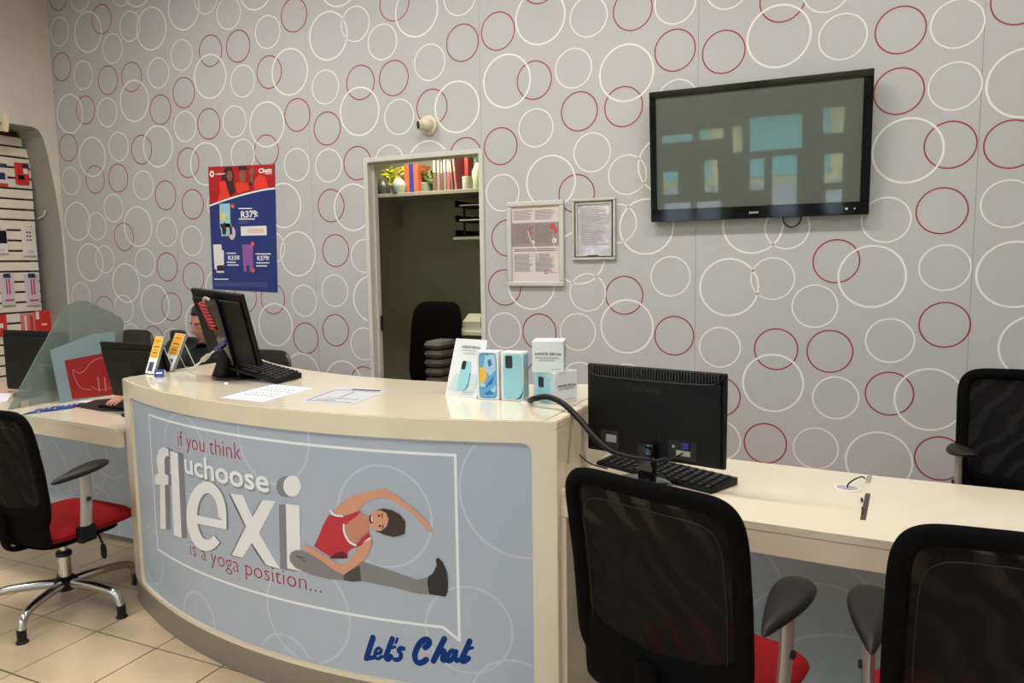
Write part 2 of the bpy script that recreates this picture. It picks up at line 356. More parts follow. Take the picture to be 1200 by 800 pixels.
bm = new(); box(bm, -30, 30, -40, YF-.1, -.2, -.1); structure(build('pavement', bm, M('pavement', (170, 165, 158), .8, var=.1)))
bm = new(); box(bm, -22, 22, -19, -16, -.1, 5.2); box(bm, -22, 22, -16.4, -15.2, 2.5, 2.9)
o = build('shop_row', bm, M('far_facade', (206, 196, 130), .7, var=.3)); tag(o, 'pale shop row across the street, seen only in reflections', 'building')
for k in range(12):
    bm = new(); box(bm, -20+k*3.4, -17.6+k*3.4, -16.05, -15.9, .1, 2.0); build('shop_window', bm, M('far_window_teal', (96, 176, 168), .2), o)
bm = new(); box(bm, -22, 22, -15.3, -15.0, 2.2, 2.5); build('awning', bm, M('far_awning', (120, 60, 50), .7), o)
# ceiling lamps
for i, (lx, ly, e) in enumerate(LAMPS):
    t = thing('ceiling_lamp', 'white rectangular ceiling lamp, '+('near the printed wall, left', 'near the printed wall, middle', 'near the printed wall, right', 'towards the shop front, left', 'towards the shop front, middle', 'towards the shop front, right')[i], 'lamp', (lx, ly, ZC), group='ceiling lamps')
    bm = new(); box(bm, -.62, .62, -.18, .18, -.05, 0, .01); build('housing', bm, M('lamp_white', (235, 235, 232), .4), t)
# doorway -----------------------------------------------------------------
JW = M('jamb_white', (198, 196, 186), .45, var=.05)
door = structure(thing('door_1', '', 'x', (0, 0, 0))); del door['label']; del door['category']
for (a, b, c, d) in ((DX0-.03, DX0, 0, DZ+.03), (DX1, DX1+.03, 0, DZ+.03)):
    bm = new(); box(bm, a, b, YB-.012, YB+.1, c, d, .003, 1); build('jamb', bm, JW, door)
bm = new(); box(bm, DX0, DX1, YB-.012, YB+.1, DZ, DZ+.03, .003, 1); build('head', bm, JW, door)
bm = new(); box(bm, DX0, DX0+.014, YB+.04, YB+.055, 0, DZ); box(bm, DX1-.014, DX1, YB+.04, YB+.055, 0, DZ); build('door_stop', bm, JW, door)
bm = new(); box(bm, DX0+.0145, DX0+.0165, YB+.06, YB+.085, 1.02, 1.12); build('strike_plate', bm, M('dark_metal', (60, 58, 50), .4, .8), door)
# office behind the doorway -----------------------------------------------
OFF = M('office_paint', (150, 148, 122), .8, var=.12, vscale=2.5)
OY = 5.45; OX0, OX1 = -4.5, -1.75
bm = new(); box(bm, OX0-.1, OX1+.1, OY, OY+.1, 0, 2.7); structure(build('wall_office_back', bm, OFF))
bm = new(); box(bm, OX0-.1, OX0, YB+.1, OY, 0, 2.7); structure(build('wall_office_left', bm, OFF))
bm = new(); box(bm, OX1, OX1+.1, YB+.1, OY, 0, 2.7); structure(build('wall_office_right', bm, OFF))
bm = new(); box(bm, OX0-.1, OX1+.1, YB+.1, OY+.1, 2.7, 2.78); structure(build('ceiling_office', bm, CEIL))
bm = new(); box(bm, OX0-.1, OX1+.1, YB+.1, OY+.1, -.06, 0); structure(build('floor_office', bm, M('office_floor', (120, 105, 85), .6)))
area(-2.9, 4.75, 2.66, .5, .2, 24.0, (1, .95, .8))  # added fill light brightening the unlit office, not a lamp of the room
# ================================================================ SERVICE COUNTER
CC = Vector((-1.6176, 4.4291)); RO, RI, HC = 2.5685, 1.905, .985
def cyl(s, z, h=0): th = s/RO; r = RO+h; return (CC.x+r*math.sin(th), CC.y-r*math.cos(th), z)
S0, S1 = -1.242, .862
counter = thing('service_counter', 'curved cream service counter with the grey printed front, in the middle', 'counter', (-1.79, 2.25, 0))
def child(name, bm, m, parent=counter, **k):
    for v in bm.verts: v.co -= counter.location
    return build(name, bm, m, parent, **k)
def arc_pts(r, xa, xb, n):
    t0, t1 = math.asin((xa-CC.x)/r), math.asin((xb-CC.x)/r)
    return [(CC.x+r*math.sin(t0+(t1-t0)*i/n), CC.y-r*math.cos(t0+(t1-t0)*i/n)) for i in range(n+1)]
XA, XB = cyl(S0, 0)[0], cyl(S1, 0)[0]
bm = new(); prism(bm, arc_pts(RO, XA, XB, 48)+list(reversed(arc_pts(RI, XA, XB, 40))), HC-.028, HC-.003, bev=.003); child('worktop', bm, CREAM)
bm = new(); prism(bm, arc_pts(RO-.004, XA+.006, XB-.035, 48)+list(reversed(arc_pts(RI+.004, XA+.006, XB-.035, 40))), HC-.0035, HC, bev=.001); child('top_sheet', bm, CREAMTOP)
def shell(bm, sa, sb, za, zb, ho, hi, n=40):
    """curved slab following the front"""
    g = [[[bm.verts.new(cyl(sa+(sb-sa)*i/n, z, h)) for i in range(n+1)] for z in (za, zb)] for h in (ho, hi)]
    o, p = g
    for i in range(n):
        bm.faces.new((o[0][i], o[0][i+1], o[1][i+1], o[1][i])); bm.faces.new((p[0][i+1], p[0][i], p[1][i], p[1][i+1]))
        bm.faces.new((o[1][i], o[1][i+1], p[1][i+1], p[1][i])); bm.faces.new((p[0][i], p[0][i+1], o[0][i+1], o[0][i]))
    for i, s in ((0, 1), (n, -1)):
        q = (o[0][i], o[1][i], p[1][i], p[0][i]); bm.faces.new(q if s > 0 else tuple(reversed(q)))
PS0, PS1, PZ0, PZ1, PR = -1.132, .787, .118, .917, .032
# front frame: outline minus rounded window, built as strips round the window
def frame_front():
    bm = new()
    inner, outer = [], []
    N = 10
    corners = [((PS1-PR, PZ1-PR), 0), ((PS0+PR, PZ1-PR), 1), ((PS0+PR, PZ0+PR), 2), ((PS1-PR, PZ0+PR), 3)]
    def seg(a, b, n): return [(a[0]+(b[0]-a[0])*i/n, a[1]+(b[1]-a[1])*i/n) for i in range(n)]
    inn = []
    for (c, q) in corners:
        for i in range(N+1):
            a = PI/2*(q+i/N); inn.append((c[0]+PR*math.cos(a), c[1]+PR*math.sin(a)))
        nx = corners[(q+1) % 4][0]; a = PI/2*(q+1)
        st = inn[-1]; en = (nx[0]+PR*math.cos(a), nx[1]+PR*math.sin(a)); n = 40 if q in (0, 2) else 12
        inn += seg(st, en, n)[1:]
    oz0, oz1 = .104, HC-.028
    def proj_out(p):
        s, z = p; ds = []
        # push to outer rectangle along the nearest direction
        if z >= PZ1-PR and PS0+PR < s < PS1-PR: return (s, oz1)
        if z <= PZ0+PR and PS0+PR < s < PS1-PR: return (s, oz0)
        if s >= PS1-PR and PZ0+PR < z < PZ1-PR: return (S1, z)
        if s <= PS0+PR and PZ0+PR < z < PZ1-PR: return (S0, z)
        cx = PS1-PR if s > 0 else PS0+PR; cz = PZ1-PR if z > .5 else PZ0+PR
        a = math.atan2(z-cz, s-cx); dx, dz = math.cos(a), math.sin(a)
        tx = ((S1 if dx > 0 else S0)-cx)/dx if abs(dx) > 1e-6 else 9; tz = ((oz1 if dz > 0 else oz0)-cz)/dz if abs(dz) > 1e-6 else 9
        t = min(tx, tz); return (cx+dx*t, cz+dz*t)
    out = [proj_out(p) for p in inn]; n = len(inn)
    vi = [bm.verts.new(cyl(p[0], p[1], 0)) for p in inn]; vo = [bm.verts.new(cyl(p[0], p[1], 0)) for p in out]
    vb = [bm.verts.new(cyl(p[0], p[1], -.02)) for p in inn]; vd = [bm.verts.new(cyl(p[0], p[1], -.02)) for p in out]
    for i in range(n):
        j = (i+1) % n
        bm.faces.new((vi[i], vo[i], vo[j], vi[j])); bm.faces.new((vb[i], vi[i], vi[j], vb[j])); bm.faces.new((vo[i], vd[i], vd[j], vo[j]))
    # square corners missing triangles
    for cs, cz in ((S1, oz1), (S0, oz1), (S0, oz0), (S1, oz0)):
        near = sorted(range(n), key=lambda i: abs(out[i][0]-cs)+abs(out[i][1]-cz))[:2]
        a, b = sorted(near, key=lambda i: i)
        try: bm.faces.new((vo[a], bm.verts.new(cyl(cs, cz, 0)), vo[b]))
        except Exception: pass
    bmesh.ops.recalc_face_normals(bm, faces=bm.faces)
    return bm
child('front_frame', frame_front(), CREAM)
bm = new(); shell(bm, PS0-.01, PS1+.01, PZ0-.012, PZ1+.012, -.012, -.018); front = child('front_panel', bm, MODG)
bm = new(); shell(bm, S0+.012, S1, .0, .104, -.001, -.02); child('kick_plate', bm, STEEL)
# sides and closed back
bm = new(); y1 = CC.y-math.sqrt(RI**2-(XB-CC.x)**2); box(bm, XB-.02, XB, cyl(S1, 0)[1]+.006, y1, 0, HC-.028, .001, 1); child('side_panel', bm, CREAM)
bm = new(); y1 = CC.y-math.sqrt(RI**2-(XA-CC.x)**2); box(bm, XA, XA+.03, cyl(S0, 0)[1]+.004, y1, 0, HC-.028, .001, 1); child('side_panel', bm, CREAM)
bm = new(); pts = arc_pts(RI+.25, XA+.05, XB-.05, 24); prism(bm, pts+[(p[0], p[1]-.018) for p in reversed(pts)], 0, HC-.03); child('back_panel', bm, CREAM)
# ---- print on the curved front
def wrap(bm, nm, m, h, label=None):
    k = S0
    while k < S1:
        bmesh.ops.bisect_plane(bm, geom=bm.verts[:]+bm.edges[:]+bm.faces[:], plane_co=(k, 0, 0), plane_no=(1, 0, 0)); k += .05
    place(bm, lambda s, z, e: cyl(s, z, -.012+h+e))
    bmesh.ops.recalc_face_normals(bm, faces=bm.faces)
    for f in bm.faces:
        c = f.calc_center_median()
        if f.normal.dot(Vector((c.x-CC.x, c.y-CC.y, 0))) < 0: f.normal_flip()
    return child(nm, bm, m, front, label=label)
A_, B_, CCC = None, None, None
def sz(px, py):
    d = ray(px, py); a = d.x**2+d.y**2; b = -2*(d.x*CC.x+d.y*CC.y); c = CC.x**2+CC.y**2-(RO-.012)**2
    t = (-b-math.sqrt(b*b-4*a*c))/(2*a); q = d*t
    return (RO*math.atan2(q.x-CC.x, -(q.y-CC.y)), q.z+EYE.z)
def crop(ox, oy, k): return lambda pts: [sz(ox+u/k, oy+v/k) for u, v in pts]
inside = lambda s, z: PS0 < s < PS1 and PZ0 < z < PZ1
bm = new()
for (px, py, r) in ((215, 532, .15), (318, 512, .16), (449, 605, .165), (233, 727, .11), (359, 717, .175), (549, 738, .14), (618, 575, .21), (335, 782, .12), (178, 650, .12), (520, 455, .15), (600, 820, .13)):
    s, z = sz(px, py); flat_ring(bm, s, z, r, .008, 0, 96, inside)
wrap(bm, 'faint_circles', RINGF, .0003)
bm = new(); b = [(.535, .319), (.535, .872), (-.922, .872), (-.922, .319), (.485, .319), (.54, .278)]
tl, tr, bl, brr = sz(171, 484), sz(534, 537), sz(181, 645), sz(517, 735)
ZT, ZB_, SL, SR = .871, .318, -.921, .55
for p, q in (((SL, ZT), (SR, ZT)), ((SL, ZT), (SL, ZB_)), ((SL, ZB_), (.497, ZB_)), ((.497, ZB_), (SR-.003, .282)), ((SR, ZT), (SR, .28))):
    flat_stroke(bm, [p, q], .009)
wrap(bm, 'speech_bubble_outline', WHITE, .0006)
TR_ = M('print_crimson', (168, 34, 60), .5, spec=.3)
bm = new(); text_mesh('if you think', *[sz(209, 521)[0], sz(283, 544)[0]], .785, .088, -.0012, 0, bm); wrap(bm, 'red_lettering', TR_, .0008); bm = new()
text_mesh('is a yoga position...', sz(223, 645)[0], sz(377, 697)[0], .372, .083, -.0012, 0, bm); wrap(bm, 'red_lettering', TR_, .0008)
bm = new(); text_mesh('uchoose', sz(217, 556)[0]+.006, sz(316, 578)[0]+.006, .682, .112, .002, 0, bm); wrap(bm, 'lettering_shadow', M('print_midgrey', (140, 142, 148), .5), .0007)
bm = new(); text_mesh('uchoose', sz(217, 556)[0], sz(316, 578)[0], .689, .112, .002, 0, bm); wrap(bm, 'white_lettering', WHITE, .001)
# flexi, traced as solid letters
F = crop(150, 460, 3.076)
fl_f = [(118, 490), (117, 333), (98, 330), (98, 298), (112, 290), (106, 262), (104, 236), (112, 207), (128, 195), (146, 202), (149, 228), (138, 228), (133, 240), (134, 292), (147, 298), (147, 330), (134, 333), (138, 492)]
fl_l = [(153, 209), (181, 217), (195, 522), (167, 512)]
fl_x = [(370, 363), (415, 368), (450, 447), (487, 385), (533, 391), (474, 505), (549, 634), (500, 620), (447, 540), (413, 594), (376, 584), (427, 480)]
fl_i = [(570, 400), (619, 405), (624, 642), (575, 632)]
def e_poly():
    cx, cy, a, b = 284, 445, 72, 125; o = [(cx+a*math.cos(t), cy+b*math.sin(t)) for t in [PI*.27+(2*PI-PI*.21)*i/40 for i in range(41)]]
    i_ = [(cx+4+38*math.cos(t), cy+84*math.sin(t)) for t in [PI*.30+(2*PI-PI*.30)*i/40 for i in range(41)]]
    return o, i_
def letters(bm, dx, dy):
    for i, (P, k) in enumerate(((fl_f, .9), (fl_l, 1.0), (fl_x, -.35), (fl_i, -1.35))): flat_poly(bm, F([(u+dx*k, v+dy) for u, v in P]))
    o, i_ = e_poly(); k = .35
    for j in range(40):
        flat_poly(bm, F([(u+dx*k, v+dy) for u, v in (o[j], o[j+1], i_[j+1], i_[j])]))
    flat_poly(bm, F([(u+dx*k, v+dy) for u, v in ((238, 438), (356, 462), (356, 492), (238, 468))]))
    flat_poly(bm, F([(593+dx*-1.35+32*math.cos(2*PI*j/28), 336+dy+38*math.sin(2*PI*j/28)) for j in range(28)]))
bm = new()
for st in range(5): letters(bm, 19-st*3.5, 2); 
wrap(bm, 'letter_sides', M('print_letterside', (128, 128, 134), .5), .0011)
bm = new(); letters(bm, 0, 0); wrap(bm, 'big_white_letters', M('print_offwhite', (232, 230, 228), .5), .0016)
# script lettering
Lc = crop(410, 730, 7.5); bm = new(); K = 1/7.5/245
for P, wd in (([(205, 125), (180, 200), (148, 305)], 30), ([(140, 312), (175, 306), (212, 298)], 22), ([(232, 268), (268, 258), (276, 232), (252, 218), (226, 245), (222, 290), (246, 312), (285, 290)], 17),
              ([(375, 135), (345, 215), (318, 295), (334, 316), (362, 290)], 27), ([(335, 222), (368, 214), (398, 206)], 15), ([(418, 132), (413, 152), (404, 172)], 13),
              ([(472, 222), (446, 218), (430, 240), (448, 268), (446, 300), (420, 320), (394, 318)], 22),
              ([(662, 212), (696, 180), (690, 145), (650, 146), (606, 190), (574, 265), (578, 325), (610, 348), (648, 336), (672, 318)], 29),
              ([(832, 135), (790, 215), (735, 332)], 28), ([(756, 300), (786, 256), (826, 236), (830, 262), (812, 310), (826, 328), (850, 322)], 23),
              ([(925, 248), (896, 240), (866, 275), (856, 318), (872, 334), (900, 312), (926, 262)], 22), ([(936, 245), (926, 300), (938, 330), (960, 318)], 22),
              ([(1055, 155), (1018, 240), (986, 312), (1000, 336), (1042, 306)], 27), ([(1004, 236), (1040, 226), (1080, 214)], 15)):
    flat_stroke(bm, Lc(P), wd*K*1.25)
wrap(bm, 'blue_script_lettering', M('print_blue', (4, 54, 118), .5, spec=.15), .0008)
# stretching woman, a flat picture
Y = crop(330, 560, 5.333); SK = M('print_skin', (212, 150, 120), .55); SK2 = M('print_skin_dark', (198, 132, 104), .55); PRD = M('print_vest_red', (190, 38, 52), .55); TR1 = M('print_trousers', (128, 126, 126), .55); TR2 = M('print_trousers_dark', (70, 68, 64), .55); HR = M('print_hair', (58, 42, 38), .55); SHO = M('print_shoe', (34, 32, 34), .55)
def pic(nm, m, h, *polys):
    bm = new()
    for P in polys: flat_poly(bm, Y(P))
    return wrap(bm, nm, m, h)
def ov(cx, cy, a, b, t=0, n=20): return [(cx+a*math.cos(2*PI*i/n)*math.cos(t)-b*math.sin(2*PI*i/n)*math.sin(t), cy+a*math.cos(2*PI*i/n)*math.sin(t)+b*math.sin(2*PI*i/n)*math.cos(t)) for i in range(n)]
pic('picture_trousers', TR1, .0018, [(50, 490), (62, 462), (90, 448), (130, 450), (210, 490), (300, 540), (390, 600), (390, 636), (300, 630), (180, 600), (90, 560), (55, 520)], [(440, 560), (505, 520), (600, 550), (720, 590), (850, 635), (905, 620), (925, 640), (920, 725), (860, 722), (700, 680), (520, 645), (440, 640)])
pic('picture_trouser_shade', TR2, .002, [(390, 600), (440, 570), (490, 545), (495, 600), (500, 643), (440, 646), (390, 636)], [(95, 480), (150, 500), (148, 506), (98, 492)], [(110, 500), (160, 520), (150, 524)])
pic('picture_arm', SK, .0022, [(325, 205), (380, 150), (450, 105), (560, 78), (655, 64), (720, 108), (800, 170), (850, 212), (905, 258), (918, 280), (945, 330), (937, 341), (915, 318), (900, 322), (880, 290), (830, 230), (760, 180), (700, 140), (650, 118), (580, 130), (520, 155), (480, 200), (430, 225), (340, 232)])
pic('picture_neck', SK2, .0023, [(440, 222), (490, 205), (520, 222), (550, 235), (545, 300), (545, 340), (500, 375), (460, 412), (420, 392), (400, 300)])
pic('picture_vest', PRD, .0025, [(300, 225), (345, 240), (400, 237), (470, 210), (500, 205), (468, 240), (420, 275), (395, 300), (400, 350), (430, 405), (470, 412), (520, 360), (545, 335), (558, 365), (500, 420), (440, 440), (415, 460), (415, 500), (330, 502), (205, 425), (240, 350), (262, 290)])
pic('picture_vest_shade', M('print_vest_dark', (96, 26, 30), .55), .0027, [(300, 498), (340, 465), (390, 455), (413, 480), (410, 500), (340, 502)])
bm = new()
for P, wd in (([(392, 290), (394, 335), (422, 392), (465, 418)], 10), ([(308, 202), (332, 228), (382, 236)], 9), ([(520, 402), (545, 380), (560, 372)], 7)): flat_stroke(bm, Y(P), wd/5.333/250)
wrap(bm, 'picture_vest_trim', WHITE, .0029)
pic('picture_forearm', SK, .003, [(562, 378), (570, 410), (520, 510), (450, 560), (392, 602), (330, 572), (250, 512), (200, 482), (150, 452), (128, 432), (132, 418), (165, 424), (220, 452), (300, 500), (370, 542), (395, 540), (440, 490), (480, 440), (520, 398)])
pic('picture_hair', HR, .0031, [(600, 195), (640, 188), (690, 198), (740, 225), (775, 270), (772, 345), (740, 358), (700, 366), (640, 350), (590, 330), (650, 300), (665, 250), (640, 215)])
pic('picture_face', SK, .0034, [(545, 240), (575, 205), (620, 198), (655, 215), (672, 255), (660, 300), (625, 328), (580, 326), (550, 290)])
pic('picture_features', HR, .0037, ov(563, 256, 13, 27, -.15), ov(612, 232, 9, 7), ov(618, 296, 9, 7), [(628, 215), (636, 222), (634, 248), (628, 244)], [(636, 285), (642, 290), (636, 318), (630, 312)])
pic('picture_smile', WHITE, .004, ov(568, 254, 5, 20, -.1))
pic('picture_shoe', SHO, .0036, [(916, 615), (950, 590), (962, 560), (972, 540), (965, 505), (980, 494), (1010, 525), (1033, 580), (1042, 640), (1040, 700), (1028, 738), (975, 730), (925, 722), (914, 660)])
# ================================================================ DESKS
HD = .77
def desk(nm, label, front_pts, back_pts, loc, legs, mod, rings_, seamx=None):
    d = thing(nm, label, 'desk', loc); L = Vector(loc)
    def ch(n, bm, m, par=d, **k):
        for v in bm.verts: v.co -= L
        return build(n, bm, m, par, **k)
    bm = new(); prism(bm, front_pts+list(reversed(back_pts)), HD-.02, HD, bev=.002); ch('desktop', bm, CREAMTOP)
    bm = new(); inn = [(p[0], p[1]+.003) for p in front_pts]; prism(bm, inn+[(p[0], p[1]+.022) for p in reversed(inn)], .687, HD-.0205); ch('apron', bm, CREAM)
    for (x0, x1, y0, y1) in legs:
        bm = new(); box(bm, x0, x1, y0, y1, 0, .6865, .002, 1); ch('side_panel', bm, CREAM)
    x0, x1, y, zb = mod
    bm = new(); box(bm, x0, x1, y, y+.018, zb, HD-.021); mp = ch('modesty_panel', bm, MODG)
    bm = new()
    for (x, z, r) in rings_: flat_ring(bm, x, z, r, .009, .0008, 80, lambda a, b: x0 < a < x1 and zb < b < HD-.03)
    place(bm, lambda a, b, h: (a, y-h, b)); ch('faint_circles', bm, RINGF, mp)
    return d, ch
fp = [(-.772, 2.03), (-.5, 1.99), (-.269, 1.9635), (-.05, 1.948), (.12, 1.94), (.3, 1.935), (.6, 1.93), (1.7, 1.93)]
bp = [(-.772, 2.60), (-.372, 2.568), (.127, 2.529), (.48, 2.518), (1.7, 2.5)]
MY = 2.46
def onm(px, py, y=MY): v = on_y(px, py, y); return v.x, v.z
rg = [onm(962, 775)+(.26,), onm(845, 690)+(.2,), onm(1085, 610)+(.27,), onm(990, 850)+(.3,), onm(820, 790)+(.25,), (.75, .5, .2), (1.2, .35, .25), (.95, .2, .15)]
deskA, chA = desk('wall_desk', 'long cream laminate desk joined to the right end of the counter', fp, bp, (.3, 2.25, 0), [(-.7735, -.755, 2.034, 2.5), (1.68, 1.7, 1.95, 2.5)], (-.75, 1.675, MY, .04), rg)
DKM = M('clamp_metal', (86, 80, 66), .35, .7)
for (a, b, c, d) in ((1017, 579, 1011, 609), (1019, 558, 1016.5, 566)):
    p, q = on_z(a, b, HD), on_z(c, d, HD); bm = new(); box(bm, q.x-.0065, q.x+.0065, q.y, p.y, HD-.004, HD+.0035, .001, 1)
    for v in bm.verts:
        v.co.x += (p.x-q.x)*(v.co.y-q.y)/(p.y-q.y)
    t_ = thing('screen_clamp', 'long dark metal clamp slot in the desk joint, front one' if a == 1017 else 'short grey metal clamp at the back end of the desk joint', 'clamp', (q.x, (p.y+q.y)/2, HD))
    for v in bm.verts: v.co -= t_.location
    build('channel', bm, DKM if a == 1017 else SILVER, t_)
    if a == 1017:
        bm = new(); box(bm, -.003, .003, .03, .06, .0036, .006); box(bm, -.002, .002, -.08, -.02, .0036, .0045); build('clip', bm, BLACKP, t_)['kind'] = 'stuff'
g = on_z(993, 572.5, HD); 
t = thing('cable_grommet', 'round white cable grommet in the desk beside the clamp slot', 'grommet', (g.x, g.y, HD))
bm = new(); lathe(bm, [(.036, 0), (.036, .0025), (.031, .004), (.029, .003), (.029, .0015)], 32); build('collar', bm, M('white_plastic', (226, 222, 216), .35), t)
bm = new(); lathe(bm, [(.0285, .0016), (.0285, .003)], 32); build('cap', bm, M('grey_plastic', (168, 164, 166), .4), t)
bm = new(); p1 = on_z(1004, 565, HD+.03)-Vector((g.x, g.y, HD)); p2 = on_z(1017.5, 561, HD+.012)-Vector((g.x, g.y, HD))
tube(bm, smooth_path([(0, 0, .0035), (.002, .002, .014), (.02, .02, .026), (p2.x*.7, p2.y*.7, .024), (p2.x-.009, p2.y, .012)]), .0022, 8)
o = build('desk_cable', bm, BLACKP); o.location = (g.x, g.y, HD); tag(o, 'thin black cable looping out of the desk grommet to the clamp', 'cable')
# left desk
lf = [(-4.9, 2.17), (-3.52, 2.17), (-3.1, 2.145), (-2.812, 2.12)]; lb = [(-4.9, 2.80), (-3.5, 2.80), (-2.812, 2.78)]
deskC, chC = desk('staff_desk', 'cream laminate desk left of the counter, behind the red seated chair', lf, lb, (-3.9, 2.45, 0), [(-4.9, -4.88, 2.18, 2.75)], (-4.88, -2.815, 2.57, .05), [onm(x, y, 2.57)+(r,) for x, y, r in ((40, 560, .3), (85, 530, .27), (128, 520, .18), (110, 610, .2), (135, 640, .2))])
# ================================================================ CHAIRS
def weave(name, col, alpha):
    m = bpy.data.materials.new(name); m.use_nodes = True; n = m.node_tree; b = n.nodes['Principled BSDF']
    b.inputs['Base Color'].default_value = col; b.inputs['Roughness'].default_value = .6; b.inputs['Specular IOR Level'].default_value = .06
    tc = n.nodes.new('ShaderNodeTexCoord'); wv = n.nodes.new('ShaderNodeTexWave'); wv.inputs['Scale'].default_value = 7; wv.inputs['Distortion'].default_value = 6; wv.inputs['Detail'].default_value = 1.5; wv.inputs['Detail Scale'].default_value = 1.2
    wv.bands_direction = 'DIAGONAL'
    n.links.new(tc.outputs['Object'], wv.inputs[0]); r = n.nodes.new('ShaderNodeMapRange'); r.inputs['To Min'].default_value = min(1, alpha+.1); r.inputs['To Max'].default_value = alpha-.2
    n.links.new(wv.outputs['Fac'], r.inputs[0])
    ck = n.nodes.new('ShaderNodeTexChecker'); ck.inputs['Scale'].default_value = 520; n.links.new(tc.outputs['Object'], ck.inputs[0])
    mt = n.nodes.new('ShaderNodeMath'); mt.operation = 'MULTIPLY_ADD'; n.links.new(ck.outputs['Fac'], mt.inputs[0]); mt.inputs[1].default_value = .12; n.links.new(r.outputs[0], mt.inputs[2]); mt.use_clamp = True
    n.links.new(mt.outputs[0], b.inputs['Alpha']); return m
WEAVE = weave('mesh_weave', (.008, .007, .007, 1), .94)
def back_f(H=.48, z0=.497, curve=.022):
    def f(x, y, t):
        v = y/H+.5
        return (x, -.205-.06*v+.012*math.sin(PI*min(1, max(0, v*1.1)))+curve*(x/.23)**2-t, z0+H*v)
    return f
def make_chair(name, label, group=None, seat=REDF, post=SILVER, lift=0, arms=True, mesh=True, lever=True, wb=.44, wt=.445):
    t = thing(name, label, 'chair', group=group)
    f0 = back_f(); f = lambda x, y, tt: (f0(x, y, tt)[0], f0(x, y, tt)[1], f0(x, y, tt)[2]+lift)
    HB = .48; ol = outline(wb, HB, .25, 72, wt)
    bm = new(); path = [f(p[0]*.945, p[1]*.945, 0) for p in ol]; tube(bm, path, 1, 12, ell=(.021, .016), up=Vector((0, 1, .18)), closed=True); build('back_frame', bm, FABRIC, t, True)
    bm = new(); pad(bm, [(p[0]*.92, p[1]*.92) for p in ol], .003, f, 6); build('mesh_panel', bm, WEAVE if mesh else FABRIC, t, True)
    bm = new(); lo = outline(wb*.97, .15, .2, 40); pad(bm, lo, .026, lambda x, y, z: f(x, -.24+y+.10*abs(x/.24)**3*(1 if y > 0 else 0), z), 5, 5); build('lower_pad', bm, FABRIC, t, True)
    bm = new(); tube(bm, [f(p[0]*.80, p[1]*.80-.01, .006) for p in outline(wb, HB, .3, 48, wt)], .0012, 6, closed=True); build('piping', bm, BLACKM, t, True)
    bm = new(); so = outline(.42, .44, .42, 48); pad(bm, so, .085, lambda x, y, z: (x, y+.02, .452+lift+z-.5*max(0, y-.12)**1.5), 7, 4); build('seat', bm, seat, t, True)
    bm = new(); pad(bm, [(a*.8, b*.8) for a, b in so], .03, lambda x, y, z: (x, y, .402+lift+z), 4); build('seat_pan', bm, BLACKP, t, True)
    bm = new(); tube(bm, smooth_path([(0, -.03, .405+lift), (0, -.2, .40+lift), (0, -.235, .46+lift), (0, -.242, .56+lift)]), 1, 10, ell=(.028, .01), up=Vector((0, 1, .5))); build('back_bracket', bm, FABRIC, t, True)
    if arms:
        for s in (-1, 1):
            bm = new()
            tear = []
            for i in range(40):
                a = 2*PI*i/40; yy = math.cos(a); wd = .060*(.66+.42*yy)*abs(math.sin(a))**.85*math.copysign(1, math.sin(a)); tear.append((wd-.012*s*yy, .13*yy))
            pad(bm, tear, .036, lambda x, y, z: (s*.232+x, y-.06, .706+lift+z+.014*(y/.13)), 5, 2.6); ap = build('armrest', bm, RUBBER, t, True)
            bm = new(); tube(bm, [(s*.232, -.04, .694+lift), (s*.230, -.04, .58+lift), (s*.224, -.045, .475+lift)], 1, 12, ell=(.013, .026), up=Vector((0, 0, 1)).cross(Vector((0, 1, 0))) if 0 else Vector((0, 1, .01))); po = build('arm_post', bm, post, t, True)
            bm = new(); box(bm, s*.222-.018, s*.222+.018, -.08, -.01, .41+lift, .48+lift, .008); tube(bm, [(s*.215, -.04, .425+lift), (s*.08, -.02, .415+lift)], 1, 10, ell=(.022, .009)); build('arm_bracket', bm, BLACKP, t, True)
            bm = new(); lathe(bm, [(.010, 0), (.010, .004), (.007, .007)], 16, Matrix.Translation((s*.243, -.04, .59+lift)) @ Matrix.Rotation(s*PI/2, 4, 'Y')); build('button', bm, BLACKM, po)
    bm = new(); lathe(bm, [(.024, .10), (.024, .30+lift)], 24); lathe(bm, [(.014, .30+lift), (.014, .41+lift)], 20); build('gas_column', bm, CHROME, t, True)
    bm = new(); lathe(bm, [(.03, .3+lift), (.031, .315+lift), (.026, .32+lift)], 24); build('column_collar', bm, BLACKM, t, True)
    bm = new(); lathe(bm, [(.034, .085), (.046, .10), (.046, .13), (.03, .145)], 24); build('hub', bm, BLACKP, t, True)
    for k in range(5):
        a = math.radians(-66+k*72); d = Vector((math.cos(a), math.sin(a), 0))
        bm = new(); P = smooth_path([d*.02+Vector((0, 0, .115)), d*.12+Vector((0, 0, .118)), d*.22+Vector((0, 0, .112)), d*.275+Vector((0, 0, .095)), d*.295+Vector((0, 0, .05))], 5)
        tube(bm, P, [.021-.006*i/len(P) for i in range(len(P))], 12); leg = build('leg', bm, CHROME, t, True)
        bm = new(); lathe(bm, [(.022, 0), (.023, .006), (.017, .01), (.017, .05), (.019, .052)], 16, Matrix.Translation(d*.296)); build('glide', bm, RUBBER, leg, True)
    if lever:
        bm = new(); tube(bm, [(.05, .02, .405+lift), (.16, .05, .395+lift), (.175, .055, .36+lift)], .005, 8); lv = build('lever', bm, BLACKP, t, True)
        bm = new(); pad(bm, outline(.034, .07, .8, 20), .014, lambda x, y, z: (.178+x, .055+z, .325+y+lift), 4); build('lever_paddle', bm, BLACKP, lv, True)
    return t
def move(t, x, y, deg): t.location = (x, y, 0); t.rotation_euler = (0, 0, math.radians(deg-90))
chairs = 'mesh backed office chairs with red seats'
